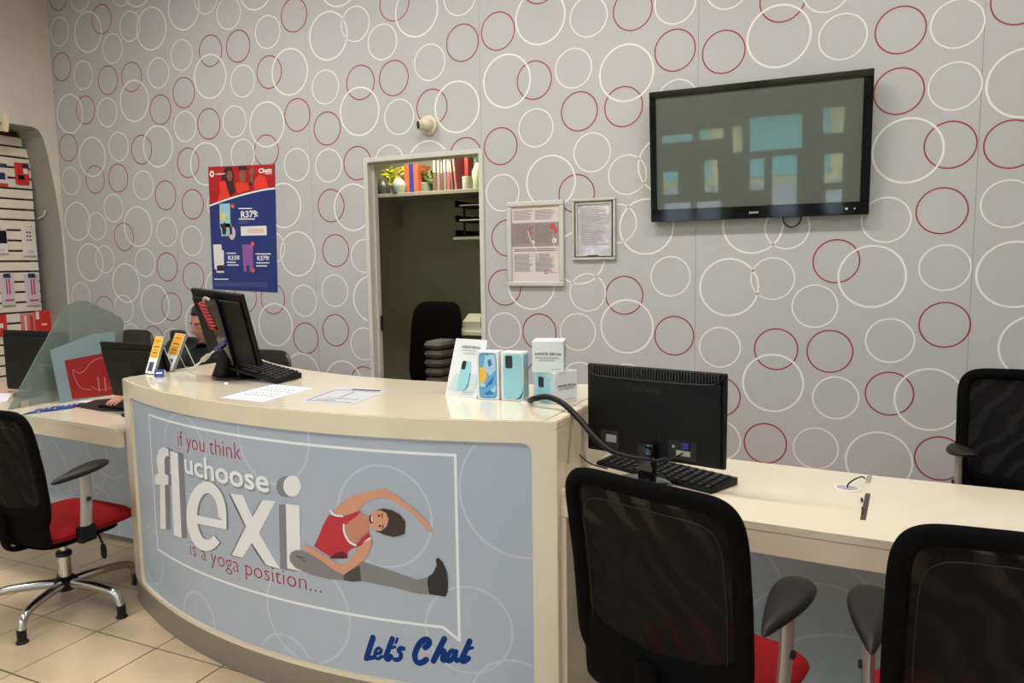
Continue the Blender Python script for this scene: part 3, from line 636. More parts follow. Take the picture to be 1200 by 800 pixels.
c1 = make_chair('office_chair', 'black mesh office chair with red seat, centre front beside the counter end', chairs); move(c1, -.306, 1.765, 71)
def dup(root, label, **k):
    r = root.copy(); C.objects.link(r); r['label'] = label
    for a, b in k.items(): r[a] = b
    for ch in list(root.children):
        c = ch.copy(); C.objects.link(c); c.parent = r
        for g in ch.children: d = g.copy(); C.objects.link(d); d.parent = c
    return r
c2 = dup(c1, 'black mesh office chair with red seat at the bottom right corner'); move(c2, .288, 1.725, 95)
c3 = make_chair('office_chair', 'black mesh office chair with red seat at the left edge by the staff desk', chairs, lift=-.065); move(c3, -3.02, 1.98, 90)
c4 = make_chair('office_chair', 'black mesh office chair standing between the right desk and the printed wall', chairs, seat=FABRIC, lift=.045); move(c4, .61, 3.0, 268)
# leather topped chairs behind the counter
LEA = M('black_leather', (20, 19, 19), .38, bump=.35, bscale=35)
def plain_chair(label, x, y, deg, top=.95, w_=.46, matx=LEA, group='black staff chairs behind the counter', pillow=True):
    t = thing('staff_chair', label, 'chair', group=group)
    H = .52; f = lambda a, b, c: (a, -.24-.08*(b/H+.5)-c+.04*(a/.23)**2, top-H/2+b)
    bm = new(); pad(bm, outline(w_, H, .4, 48, w_*.96), .07, f, 7, 4); build('backrest', bm, matx, t, True)
    if pillow:
        for k in range(5):
            bm = new(); pad(bm, outline(w_*.15, H*.8, .5, 16), .02, lambda a, b, c: f(a+(k-2)*w_*.165, b, c+.03), 3); build('back_tuft', bm, matx, t, True)
    bm = new(); pad(bm, outline(.48, .46, .42, 40), .09, lambda a, b, c: (a, b+.02, .475+c), 6, 4); build('seat', bm, matx, t, True)
    bm = new(); tube(bm, [(0, -.1, .42), (0, -.29, .42), (0, -.3, .55)], 1, 8, ell=(.03, .01)); build('back_bracket', bm, BLACKP, t, True)
    bm = new(); lathe(bm, [(.025, .1), (.025, .43)], 16); build('column', bm, BLACKP, t, True)
    for k in range(5):
        a = math.radians(20+k*72); d = Vector((math.cos(a), math.sin(a), 0)); bm = new(); tube(bm, [d*.01+Vector((0, 0, .1)), d*.28+Vector((0, 0, .07))], .018, 8); lg = build('leg', bm, BLACKP, t, True)
        bm = new(); lathe(bm, [(.02, 0), (.026, .01), (.026, .045), (.018, .055)], 12, Matrix.Translation(d*.28)); build('caster', bm, RUBBER, lg, True)
    move(t, x, y, deg); return t
plain_chair('black leather chair behind the counter, to the right of the tilted monitor', -3.27, 3.22, 268, .935, .42)
plain_chair('black chair back behind the staff desk, just above the leaning black monitor', -4.54, 3.31, 270, 1.02, .40)
# person's chair is placed with the person, office chair in the room behind
tt = plain_chair('tall black fabric chair standing inside the doorway of the back office', -2.90, 4.68, 268, 1.0, .47, FABRIC, 'office back chairs', False)
for ch in tt.children:
    if ch.name.startswith('backrest'): ch.scale.z = 1.28; ch.location.z = -.12
# ================================================================ MONITORS
def monitor(label, W=.462, Hh=.283, z=.84, zs=.77, neck=True, text=None, basew=.17, based=.12, vents=True):
    t = thing('computer_monitor', label, 'monitor')
    bm = new(); box(bm, -W/2, W/2, 0, .018, z, z+Hh, .004); box(bm, -W/2+.012, W/2-.012, -.012, .001, z+.008, z+Hh-.03, .006); build('casing', bm, BLACKP, t)
    bm = new(); box(bm, -W/2+.016, W/2-.016, .0182, .0190, z+.016, z+Hh-.016); build('screen', bm, BLACKG, t)
    if vents:
        n = 46
        bm = new()
        for i in range(n):
            x = -W/2+.02+(W-.04)*i/(n-1); e = 1-(abs(x)/(W/2-.01))**6; box(bm, x-.0026, x+.0026, -.0125, .012, z+Hh-.034-.001+(1-e)*.02, z+Hh-.002, 0)
        o = build('vent_ribs', bm, M('vent_plastic', (30, 29, 28), .5), t)
        bm = new(); tube(bm, smooth_path([(-W/2+.006, -.004, z+Hh-.008), (-W/2+.02, -.011, z+Hh-.026), (-W/2+.06, -.0135, z+Hh-.036), (0, -.0145, z+Hh-.039), (W/2-.06, -.0135, z+Hh-.036), (W/2-.02, -.011, z+Hh-.026), (W/2-.006, -.004, z+Hh-.008)], 6), .003, 8); build('ridge', bm, BLACKP, t, True)
    if neck:
        bm = new(); box(bm, -.026, .026, -.05, -.012, zs+.012, z+.06, .008); build('stand_neck', bm, BLACKG, t, True)
        bm = new(); pad(bm, outline(basew, based, .8, 40), .022, lambda a, b, c: (a, b-.055, zs+.0112+c), 5, 5); build('stand_base', bm, BLACKG, t, True)
    if text:
        bm = new(); text_mesh(text, -.085, .035, 0, .034, .0006, 0, bm); place(bm, lambda a, b, h: (a, -.0128, z+Hh-.072+b)); build('lettering', bm, M('deboss_black', (4, 4, 5), .3), t)
        bm = new()
        for (a, b) in ((-.075, .17), (.03, .17), (-.075, .08), (.03, .08)): lathe(bm, [(.0035, 0), (.0035, .001)], 10, Matrix.Translation((a, -.0122, z+b)) @ Matrix.Rotation(PI/2, 4, 'X'))
        build('screw', bm, BLACKG, t)
        bm = new(); box(bm, -.155, -.118, -.0135, -.012, z+.038, z+.062); build('label_sticker', bm, M('sticker', (150, 150, 146), .5), t, label='pale sticker with tiny print')
        bm = new(); box(bm, .085, .130, -.0135, -.012, z+.028, z+.044); box(bm, .072, .08, -.0135, -.012, z+.05, z+.058); build('label_sticker', bm, M('sticker2', (165, 160, 130), .5), t, label='small cream sticker by the ports')
        bm = new(); box(bm, .06, .15, -.0130, -.0121, z+.016, z+.072); build('port_panel', bm, BLACKM, t)
        bm = new(); box(bm, .105, .128, -.022, -.013, z+.05, z+.068, .002); build('blue_plug', bm, M('plug_blue', (28, 30, 120), .4), t, label='blue video plug')
        bm = new(); box(bm, -.175, -.11, -.0128, -.0121, z+.015, z+.075, .0003, 1); build('port_cover', bm, M('port_dark', (26, 26, 27), .5), t)
    return t
def at(px, py, d): return EYE+ray(px, py)*d
mr = monitor('x', text='ViewSonic')
mr['label'] = 'black computer monitor seen from behind on the desk right of the counter'
TL, TR2 = at(688.5, 428, 2.40), at(851, 438, 2.125)
mr.location = ((TL.x+TR2.x)/2, (TL.y+TR2.y)/2, 0); mr.rotation_euler = (0, 0, math.atan2(TR2.y-TL.y, TR2.x-TL.x))
def keyboard(label, L=.44, W=.14, cols=15):
    t = thing('keyboard', label, 'keyboard')
    bm = new(); prism(bm, [(-W/2, 0), (W/2, 0), (W/2, .022), (W/2-.02, .024), (-W/2, .012)], -L/2, L/2, bev=.002)
    for v in bm.verts: y, z, x = v.co; v.co = Vector((x, y, z))
    bmesh.ops.recalc_face_normals(bm, faces=bm.faces); build('body', bm, BLACKP, t)
    km = new(); box(km, -.0075, .0075, -.0075, .0075, 0, .006, .0015, 1); km2 = bpy.data.meshes.new('key'); km.to_mesh(km2); km.free(); km2.materials.append(M('key_black', (34, 33, 33), .45))
    for r in range(6):
        y = -W/2+.018+r*.0198; z = .012+(.012)*(y+W/2)/(W-.02)
        for c_ in range(cols):
            if r == 0 and 4 <= c_ <= 8 and c_ != 6: continue
            o = link('key', km2, None, t); o.location = (-L/2+.022+c_*(L-.044)/(cols-1), y, z-.001)
            if r == 0 and c_ == 6: o.scale.x = 6.4
    return t
kb = keyboard('x', .45); kb['label'] = 'black keyboard behind the monitor neck on the desk right of the counter'
kb.location = (-.523, 2.305, HD); kb.rotation_euler = (0, 0, math.radians(-24)); 
# left desk monitors
m2 = monitor('black monitor leaning back on the staff desk just left of the counter', .43, .27, .0, 0, neck=False, vents=False)
m2.location = (-2.99, 2.40, .842); m2.rotation_euler = (math.radians(12), 0, math.radians(-2))
bm = new(); box(bm, -.03, .03, -.06, -.013, -.06, .12, .008); o = build('stand_neck', bm, BLACKP, m2, True)
bm = new(); lathe(bm, [(.1, -.0705), (.1, -.066), (.05, -.06), (.03, -.04)], 32, Matrix.Rotation(math.radians(-12), 4, 'X')); build('stand_base', bm, BLACKP, m2, True)
for v in bpy.data.objects[o.name].data.vertices: pass
m1 = monitor('black monitor at the far left edge, seen partly through the frosted screen', .50, .33, .79, .77, vents=False)
m1.location = (-4.01, 2.56, 0); m1.rotation_euler = (0, 0, math.radians(2))
bm = new(); box(bm, .03, .15, -.0135, -.012, .93, .945); box(bm, .04, .075, -.0135, -.012, .90, .92); build('port_marks', bm, M('port_marks_grey', (120, 120, 116), .5), m1)
bm = new(); box(bm, .12, .17, -.001, .0, 1.105, 1.111); build('maker_mark', bm, M('mark_grey', (120, 118, 112), .4), m1)
# counter monitor
ml = monitor('black monitor on the counter with a red coil hanging on its back', .33, .31, 0, 0, neck=False, vents=False)
ml.location = (-2.325, 2.31, HC+.07); ml.rotation_euler = (math.radians(17), math.radians(4), math.radians(-9))
bm = new(); box(bm, -.035, .03, -.03, -.012, .0, .29, .004); build('back_spine', bm, BLACKG, ml)
bm = new(); tube(bm, [(-.062+.021*math.cos(i*.9)+i*.0006, -.028+.009*math.sin(i*.9), .27-i*.0020) for i in range(56)], .0052, 6); o = build('red_coil', bm, M('coil_red', (176, 36, 34), .4), ml, True, label='red coiled cord')
bm = new(); tube(bm, smooth_path([(-.05, -.02, .235), (-.05, -.026, .27), (-.03, -.03, .292), (0.0, -.03, .285)]), .006, 8); build('hook', bm, M('hook_grey', (150, 150, 140), .5), ml, True, label='grey plastic hook')
bm = new(); prism(bm, [(-.05, .125), (-.035, .14), (-.03, .128), (-.01, .128), (-.005, .1), (-.03, .104)], .013, .0145)
for v in bm.verts: x, z, y = v.co; v.co = Vector((x, -y, z))
build('white_tag', bm, WHITE, ml)
bm = new(); lathe(bm, [(.105, 0), (.107, .006), (.1, .013), (.03, .02)], 36); sb = build('stand_base', bm, BLACKG, None, True); sb.parent = ml
mi = ml.matrix_basis.inverted()
sb.matrix_local = Matrix.LocRotScale(ml.location, ml.rotation_euler, None).inverted() @ Matrix.Translation((-2.34, 2.34, HC))
bm = new(); tube(bm, [(0, .03, .012), (0, .0, .07), (0, .01, .16)], 1, 10, ell=(.035, .012)); nk = build('stand_neck', bm, BLACKP, None, True); nk.parent = ml; nk.matrix_local = Matrix.LocRotScale(ml.location, ml.rotation_euler, None).inverted() @ Matrix.Translation((-2.34, 2.36, HC))
bm = new(); vs = box(bm, -.012, .012, -.08, .08, 0, .15, .004, 1, Matrix.Rotation(math.radians(22), 4, 'Y') @ Matrix.Rotation(math.radians(4), 4, 'Z')); 
t = thing('phone_cradle', 'two black wedge plates leaning by the counter monitor foot', 'phone stand', (-2.375, 2.27, HC))
for k in (0, 1):
    bm2 = new(); prism(bm2, [(-.05, 0), (.05, 0), (.05, .02), (.0, .13), (-.016, .125), (-.05, .02)], -.01+k*.035, .006+k*.035, bev=.002)
    for v in bm2.verts: x, z, y = v.co; v.co = Vector((x*.6+y*.6+z*.35, y, z))
    bmesh.ops.recalc_face_normals(bm2, faces=bm2.faces); build('wedge_plate', bm2, BLACKP, t)
bm.free()
kl = keyboard('black keyboard propped on the monitor foot at the left of the counter top', .36, .13, 13); kl.location = (-2.215, 2.335, HC+.028); kl.rotation_euler = (math.radians(2), math.radians(7.5), math.radians(-8))
# pen on leaning stand
a = on_z(222, 434.5, HC+.006); b = at(262, 402, (a-EYE).dot(CD)-.31)
t = thing('leaning_stylus', 'white stick with blue cap leaning against the counter monitor', 'pen', a)
bm = new(); tube(bm, [Vector((0, 0, 0)), (b-a)*.8], .0045, 10); build('shaft', bm, M('stylus_white', (206, 206, 196), .4), t, True)
bm = new(); tube(bm, [(b-a)*.79, (b-a)*1.05], [.010, .008], 10); build('cap', bm, M('cap_blue', (40, 46, 120), .4), t, True)
bm = new(); tube(bm, [(b-a)*.42, (b-a)*.58], .011, 8); build('clip_block', bm, M('clip_cream', (190, 186, 160), .5), t, True)
# price card stands
YEL = M('card_yellow', (240, 172, 44), .5)
def card_stand(label, bl, br_, tr, tl, ztop):
    P = [on_z(*bl, HC+.004), on_z(*br_, HC+.004), None, on_z(*tl, ztop)]; P[2] = P[1]+P[3]-P[0]; o0 = (P[0]+P[1])/2; o0.z = HC
    t = thing('price_card_stand', label, 'card stand', o0, group='yellow and white price card stands')
    q = lambda u, v: (P[0]*(1-u)+P[1]*u)*(1-v)+(P[3]*(1-u)+P[2]*u)*v-o0
    n = (P[1]-P[0]).cross(P[3]-P[0]).normalized()
    def slab(nm, u0, u1, v0, v1, d0, d1, m):
        bm = new(); c = [q(u0, v0), q(u1, v0), q(u1, v1), q(u0, v1)]
        A = [bm.verts.new(x+n*d0) for x in c]; B = [bm.verts.new(x+n*d1) for x in c]
        bm.faces.new(B); bm.faces.new(list(reversed(A)))
        for i in range(4): bm.faces.new((A[i], A[(i+1) % 4], B[(i+1) % 4], B[i]))
        return build(nm, bm, m, t)
    slab('holder', -.08, 1.12, 0, 1.0, -.008, 0, M('acrylic_grey', (150, 152, 140), .15, alpha=.55))
    slab('white_card', 0, 1, .0, 1, .0002, .0015, WHITE); slab('yellow_card', .02, .98, .42, .99, .0016, .0022, YEL)
    for k, (v, hh) in enumerate(((.86, .035), (.70, .05), (.62, .02), (.54, .045), (.46, .02))): slab('print_bar', .2, .82, v, v+hh*.6, .0023, .0026, M('print_brown', (120, 80, 30), .6))
    slab('phone_picture', .2, .75, .06, .3, .0017, .0026, M('phone_pic', (70, 70, 96), .5))
    bm = new(); b0, b1 = q(-.1, .75)-n*.008, q(1.1, .75)-n*.008; g0, g1 = Vector((b0.x, b0.y, 0))-n*.05, Vector((b1.x, b1.y, 0))-n*.05
    g0.z = g1.z = .002
    for p0, p1 in ((b0, g0), (b1, g1), (g0, g1)): tube(bm, [p0, p1], .002, 6)
    bmesh.ops.recalc_face_normals(bm, faces=bm.faces); build('easel_leg', bm, M('easel_clear', (196, 196, 184), .2), t)
    return t
card_stand('left price card stand with yellow top on the counter corner', (170.5, 437), (180, 438), (193, 395), (182.5, 394), HC+.158)
card_stand('right price card stand with yellow top, beside the blue tag on the counter', (190.5, 432), (201.5, 434.5), (215, 391), (206, 390), HC+.165)
p = on_z(187.5, 441, HC); t = thing('blue_tag', 'small blue and white plastic tag at the counter edge below the price cards', 'tag', (p.x, p.y, HC), math.radians(40))
bm = new(); prism(bm, [(-.02, 0), (.024, 0), (.012, .024), (-.0, .03)], -.022, .022, bev=.003)
for v in bm.verts: y, z, x = v.co; v.co = Vector((x, y, z))
bmesh.ops.recalc_face_normals(bm, faces=bm.faces); build('body', bm, M('tag_clear', (206, 206, 214), .25), t)
bm = new(); vs = box(bm, -.019, .019, -.018, .016, 0, .0012, 0, 2, Matrix.Translation((0, -.0115, .0165)) @ Matrix.Rotation(math.radians(56), 4, 'X')); build('blue_face', bm, M('tag_blue', (42, 50, 140), .4), t)
bm = new(); box(bm, -.012, .012, -.004, .003, .0013, .0018, 0, 2, Matrix.Translation((0, -.0115, .0165)) @ Matrix.Rotation(math.radians(56), 4, 'X')); build('print', bm, WHITE, t)
# papers on the counter
def paper(label, q4, fill, name='paper_sheet', cat='paper', z=HC, m=PAPER):
    P = [on_z(x, y, z) for x, y in q4]; o0 = sum(P, Vector())/4; t = thing(name, label, cat, (o0.x, o0.y, z))
    bm = new(); prism(bm, [(p.x-o0.x, p.y-o0.y) for p in P], .0003, .0012); build('sheet', bm, m, t)
    q = lambda u, v: tuple(((P[0]*(1-u)+P[1]*u)*(1-v)+(P[3]*(1-u)+P[2]*u)*v-o0)[:2])
    bm = new(); fill(bm, q); build('print', bm, INK, t); return t
def fillA(bm, q):
    for v in (.28, .42, .6, .72):
        n = random.randint(7, 9)
        for i in range(n): u = .16+.72*i/n; flat_poly(bm, [q(u, v), q(u+.05, v), q(u+.045, v+.035), q(u+.005, v+.05)], .0016)
paper('white notice sheet with handwritten lines, left of two on the counter top', [(259, 466), (308, 471), (367, 455), (320, 450.5)], fillA)
def fillB(bm, q):
    for (a, b, c, d) in ((.08, .1, .9, .115), (.08, .1, .1, .8), (.3, .3, .9, .315), (.1, .8, .9, .815), (.35, .86, .9, .93), (.5, .35, .52, .75), (.2, .18, .55, .2)): flat_poly(bm, [q(a, b), q(c, b), q(c, d), q(a, d)], .0016)
paper('greyish laminated form sheet, right of two on the counter top', [(349, 471), (412, 474.5), (457, 457), (396, 453.5)], fillB, m=M('laminate_sheet', (214, 214, 218), .2, coat=.4))
# phone leaflets and boxes -------------------------------------------------
PB = M('box_white', (226, 228, 228), .3, coat=.2); AQ = M('phone_aqua', (150, 206, 216), .3, coat=.3); CAMB = M('camera_black', (40, 38, 44), .3)
def printed(t, ox, w_, h_, parts, face=lambda x, z, e: (x, -e, z)):
    for nm, m, polys, h in parts:
        bm = new()
        for P in polys: flat_poly(bm, [(ox+a*w_, b*h_) for a, b in P])
        place(bm, lambda x, y, e: face(x, y, h)); bmesh.ops.recalc_face_normals(bm, faces=bm.faces); build(nm, bm, m, t)
def rr(cx, cy, a, b, e=.4, n=24, sh=0): return [(cx+x+sh*y, cy+y) for x, y in outline(a, b, e, n)]
def word(t, txt, x0, x1, z, size, m=INK, bold=.0003, e=.0012, face=lambda x, z, e: (x, -e, z)):
    bm = new(); text_mesh(txt, x0, x1, z, size, bold, 0, bm); place(bm, lambda x, y, h: face(x, y, e)); build('lettering', bm, m, t)
# leaflet in acrylic holder
a, b = on_z(521.5, 463, HC), on_z(558, 467, HC); yaw = math.atan2(b.y-a.y, b.x-a.x); Wl = (b-a).length
t = thing('phone_leaflet', 'white phone leaflet card standing on the counter, left of the phone boxes', 'leaflet', ((a.x+b.x)/2, (a.y+b.y)/2, HC), rot=(0, 0, yaw))
LH = .205; lean = lambda x, z, e: (x+.10*z, .22*z-e, z*.975)
bm = new(); box(bm, -Wl/2, Wl/2, 0, .0015, 0, LH); 
for v in bm.verts: v.co = Vector(lean(v.co.x, v.co.z, -v.co.y))
build('card', bm, PB, t)
bm = new(); box(bm, -Wl/2, Wl/2, 0, .002, 0, .19); 
for v in bm.verts: x, y, z = v.co; v.co = Vector((x, .075-y*.3-.0*z-(.0)*z, z)) if 0 else Vector((x+.1*z, .085-.19*z+y, z*.975))
build('back_strut', bm, PB, t)
printed(t, 0, Wl, LH, [('soft_band', M('leaf_pale', (196, 214, 210), .4), [[(-.42, .12), (.42, .12), (.42, .42), (-.3, .40)]], .0016), ('phone_picture', AQ, [rr(0, .37, .32, .5, .35)], .0022), ('phone_shade', M('phone_teal', (70, 130, 150), .3), [[(.165, .42), (.19, .42), (.19, .2), (.08, .11), (.02, .118), (.1, .15), (.165, .24)]], .0024), ('camera_block', CAMB, [rr(-.07, .55, .13, .15, .4)], .0028)], lean)
word(t, 'HONOR 200 Lite', -Wl*.24, Wl*.34, LH*.845, .012, face=lean, e=.002)
bm = new(); bars(bm, -Wl*.24, Wl*.3, (LH*.80,), .002, 0, .1); bars(bm, -Wl*.18, Wl*.25, (LH*.74, LH*.76), .0015, 0, .1); place(bm, lambda x, y, h: lean(x, y, .002)); build('print_lines', bm, INKG, t)
bm = new(); bars(bm, Wl*.05, Wl*.42, (LH*.06, LH*.09), .0015, 0, .1); place(bm, lambda x, y, h: lean(x, y, .003)); build('small_print', bm, INKG, t)
def phone_box(label, px0, px1, yaw, side):
    a, b = on_z(*px0, HC), on_z(*px1, HC); W_ = (b-a).length*1.0; H_ = .166; D_ = .055
    t = thing('phone_box', label, 'box', ((a.x+b.x)/2, (a.y+b.y)/2, HC), math.atan2(b.y-a.y, b.x-a.x), group='tall phone boxes')
    bm = new(); box(bm, -W_/2, W_/2, 0, D_, 0, H_, .0012, 1); build('carton', bm, PB, t); return t, W_, H_, D_
t, W_, H_, D_ = phone_box('white phone box showing a blue and yellow screen, left of the two tall boxes', (559.5, 467.5), (585, 468.5), 0, 0)
printed(t, 0, W_, H_, [('phone_outline', M('bezel', (60, 90, 110), .3), [rr(0, .5, .80, .93, .22, 32)], .0006), ('phone_screen', M('screen_blue', (96, 170, 214), .3), [rr(0, .5, .75, .90, .2, 32)], .001),
   ('screen_sky', M('screen_pale', (170, 208, 226), .3), [[(-.1, .94), (.36, .94), (.37, .62), (.1, .5), (-.2, .62)], [(-.36, .4), (-.1, .3), (.1, .36), (-.1, .24), (-.37, .28)], [(.05, .16), (.35, .3), (.36, .2), (.1, .08)]], .0013),
   ('screen_leaf', M('screen_deep', (40, 112, 178), .3), [[(-.3, .18), (.3, .5), (.2, .34)], [(-.2, .12), (.1, .2), (.3, .12), (.0, .09)], [(0, .8), (.14, .86), (.2, .72), (.05, .68)]], .0015), ('screen_sun', M('screen_sun', (244, 184, 50), .3), [[(-.37, .66), (-.2, .68), (-.08, .58), (-.04, .48), (-.12, .38), (-.25, .34), (-.37, .36)]], .0017), ('camera_hole', CAMB, [rr(0, .935, .1, .02)], .0018)])
t2, W_, H_, D_ = phone_box('pale aqua phone box showing the back of the phone, right of the two tall boxes', (587.5, 469), (613.5, 470.5), 0, 0)
printed(t2, 0, W_, H_, [('phone_back', AQ, [rr(.04, .5, .86, .93, .25, 32)], .0006), ('phone_edge', M('phone_edge', (24, 84, 92), .3), [[(.47, .3), (.45, .18), (.32, .09), (.16, .035), (.22, .035), (.4, .075), (.49, .16)]], .001), ('camera_block', CAMB, [rr(-.13, .8, .32, .26, .3)], .0012)])
bm = new(); flat_poly(bm, [(.004, .012), (.051, .012), (.051, .158), (.004, .158)]); place(bm, lambda x, y, h: (W_/2+.0006, x, y)); build('side_print', bm, M('side_blue', (112, 160, 190), .3), t2)
bm = new(); flat_poly(bm, [(.006, .06), (.014, .06), (.012, .12), (.006, .11)]); place(bm, lambda x, y, h: (W_/2+.001, x, y)); build('side_flash', bm, M('screen_sun', (244, 184, 50)), t2)
def cube(label, p, yaw, s, z):
    t = thing('accessory_box', label, 'box', (p[0], p[1], z), yaw, group='square white accessory boxes'); bm = new(); box(bm, -s/2, s/2, -s/2, s/2, 0, s, .0012, 1); build('carton', bm, PB, t)
    return t
S_ = .104
cb = on_z(650, 474, HC); yl = math.radians(64)
# near corner of the lower cube at cb
off = Matrix.Rotation(yl, 3, 'Z') @ Vector((-S_/2, -S_/2, 0))
lc = Vector((cb.x, cb.y, 0))-off
lower = cube('lower of the two stacked square white boxes, phone picture on its left face', (lc.x, lc.y), yl, S_, HC)
FL = lambda x, z, e: (-S_/2-e, -x, z)      # face turned to the left
FR = lambda x, z, e: (x, -S_/2-e, z)
printed(lower, 0, S_, S_, [('aqua_panel', M('box_aqua', (186, 214, 220), .3), [[(-.48, .02), (.48, .02), (.48, .98), (-.48, .98)]], .0004), ('phone_picture', AQ, [[(-.3, .02), (.3, .02), (.3, .84), (-.3, .84)]], .0008), ('camera_block', CAMB, [rr(-.12, .65, .26, .34, .3)], .0012)], FL)
word(lower, 'HONOR 200 Lite', -S_*.36, S_*.42, S_*.52, .012, face=FR, e=.0008)
bm = new(); bars(bm, -S_*.36, S_*.4, (S_*.43, S_*.47), .0018, 0, .1); bars(bm, 0, S_*.42, (S_*.1,), .0018, 0, .1); place(bm, lambda x, y, h: FR(x, y, .0008)); bmesh.ops.recalc_face_normals(bm, faces=bm.faces); build('print_lines', bm, INKG, lower)
yu = math.radians(16); upper = cube('square white box on top of the two stacked boxes, turned askew', (lc.x-.016, lc.y-.012), yu, S_, HC+S_)
word(upper, 'HONOR 200 Lite', -S_*.40, S_*.42, S_*.55, .0125, face=FR, e=.0008)
bm = new(); bars(bm, -S_*.4, S_*.4, (S_*.44, S_*.47), .0018, 0, .1); bars(bm, -S_*.3, S_*.3, (S_*.36, S_*.39), .0015, 0, .2); bars(bm, S_*.1, S_*.42, (S_*.1,), .0018, 0, .1); place(bm, lambda x, y, h: FR(x, y, .0008)); bmesh.ops.recalc_face_normals(bm, faces=bm.faces); build('print_lines', bm, INKG, upper)
FS = lambda x, z, e: (S_/2+e, x, z)
printed(upper, 0, S_, S_, [('aqua_panel', M('box_aqua', (186, 214, 220), .3), [[(-.4, .02), (.48, .02), (.48, .98), (-.4, .98)]], .0004), ('phone_picture', AQ, [[(-.2, .05), (.4, .05), (.4, .8), (-.2, .8)]], .0008), ('camera_block', CAMB, [rr(-.0, .62, .26, .36, .3)], .0012)], FS)
# counter grommet and cables
g = on_z(621, 471.5, HC); t = thing('cable_grommet', 'flat cream cable grommet in the counter top where the thick cable comes out', 'grommet', (g.x, g.y, HC))
bm = new(); lathe(bm, [(.034, 0), (.034, .002), (.03, .0035)], 32); build('disc', bm, M('grommet_grey', (206, 200, 186), .35), t)
P = [Vector((g.x, g.y, HC+.006)), at(626, 467, 2.40), at(642, 465, 2.37), at(660, 473, 2.33), at(678, 490, 2.28), at(697, 512, 2.21), at(716, 528, 2.16), at(738, 535, 2.12), at(762, 538.5, 2.09)]
P2 = smooth_path(P, 8); bm = new(); tube(bm, P2, [.0095 if i < len(P2)*.55 else .0095-.004*(i/len(P2)-.55)/.45 for i in range(len(P2))], 10); o = build('thick_cable', bm, BLACKP, None, True)
tag(o, 'thick black cable arching from the counter grommet across the monitor back', 'cable')
bm = new(); P = [at(762, 538.5, 2.09), at(772, 540, 2.085), at(788, 537, 2.08), at(800, 531, 2.085)]; tube(bm, smooth_path(P), .003, 8); tube(bm, [at(771, 540, 2.085), at(783, 538, 2.08)], .007, 8); build('cable_tail', bm, BLACKP, o, True)
bm = new(); tube(bm, smooth_path([at(671, 484, 2.37), at(668, 500, 2.36), at(669, 515, 2.36), at(678, 531, 2.38), at(692, 543, 2.40), at(712, 549, 2.40)]), .0022, 6); o = build('thin_cable', bm, BLACKP, None, True); tag(o, 'thin black cable drooping beside the counter end down to the keyboard', 'cable')
# ================================================================ ON THE WALL
# television
p, q = on_y(762.2, 183, 3.87), on_y(1021.5, 168, 3.87)
tz0, tz1 = on_y(890, 255.5, 3.87).z, on_y(893, 95.5, 3.87).z
TW, TH_ = q.x-p.x, tz1-tz0
tv = thing('television', 'large black glossy flat television hanging on the printed wall', 'television', ((p.x+q.x)/2, 3.872, (tz0+tz1)/2), rot=(math.radians(5.5), 0, 0))
bz = .045
bm = new(); box(bm, -TW/2, TW/2, .001, .05, -TH_/2, TH_/2, .006); build('casing', bm, BLACKP, tv)
bm = new()
for a, b, c, d in ((-TW/2, TW/2, TH_/2-.034, TH_/2), (-TW/2, TW/2, -TH_/2, -TH_/2+.062), (-TW/2, -TW/2+.034, -TH_/2+.062, TH_/2-.034), (TW/2-.042, TW/2, -TH_/2+.062, TH_/2-.034)): box(bm, a, b, -.010, .001, c, d, .002, 1)
build('bezel', bm, BLACKG, tv)
bm = new(); box(bm, -TW/2+.033, TW/2-.041, -.004, .0005, -TH_/2+.061, TH_/2-.033); build('screen', bm, M('plasma_glass', (96, 101, 94), .0, spec=.9, coat=.8), tv)
bm = new(); text_mesh('HISENSE', -.028, .028, -TH_/2+.025, .016, .0004, 0, bm); place(bm, lambda x, y, h: (x, -.0106, y))
bm.free()
bm = new()
for k in range(6): box(bm, -.022+k*.0075, -.0175+k*.0075, -.0106, -.0101, -TH_/2+.024, -TH_/2+.034)
build('maker_mark', bm, M('mark_silver', (190, 190, 190), .3), tv)
bm = new()
for x, r in ((.42, .006), (.455, .004)): lathe(bm, [(r, 0), (r, .0008)], 14, Matrix.Translation((x, -.0102, -TH_/2+.03)) @ Matrix.Rotation(PI/2, 4, 'X'))
build('indicator', bm, M('mark_silver', (190, 190, 190), .3), tv)
bm = new(); box(bm, -.12, .12, .05, .062, -.15, .15); build('wall_bracket', bm, BLACKP, tv)
bm = new(); tube(bm, smooth_path([(-.115+.25, .02, -TH_/2+.01), (.14, .02, -TH_/2-.028), (.175, .02, -TH_/2-.05), (.21, .02, -TH_/2-.03), (.222, .02, -TH_/2+.01)]), .0035, 8)
build('hanging_cable', bm, BLACKP, tv, True)
# dome camera
p = on_y(503, 147, YB); t = thing('dome_camera', 'cream dome security camera on the printed wall above the doorway', 'camera', p)
RX = Matrix.Rotation(PI/2, 4, 'X')
bm = new(); lathe(bm, [(.058, 0), (.06, .006), (.056, .016), (.045, .022)], 32, RX); build('base_ring', bm, M('camera_cream', (206, 198, 174), .35), t, True)
dv = (Vector((-.52, -.80, -.12))).normalized(); R_ = dv.to_track_quat('Z', 'Y').to_matrix().to_4x4()
bm = new(); bmesh.ops.create_uvsphere(bm, u_segments=28, v_segments=16, radius=.043); place(bm, lambda x, y, z: (x, y-.033, z)); build('ball', bm, M('camera_cream', (206, 198, 174), .35), t, True)
bm = new(); lathe(bm, [(.028, .02), (.030, .052), (.027, .056), (.024, .056)], 28, Matrix.Translation((0, -.033, 0)) @ R_); build('lens_barrel', bm, M('camera_cream', (206, 198, 174), .35), t, True)
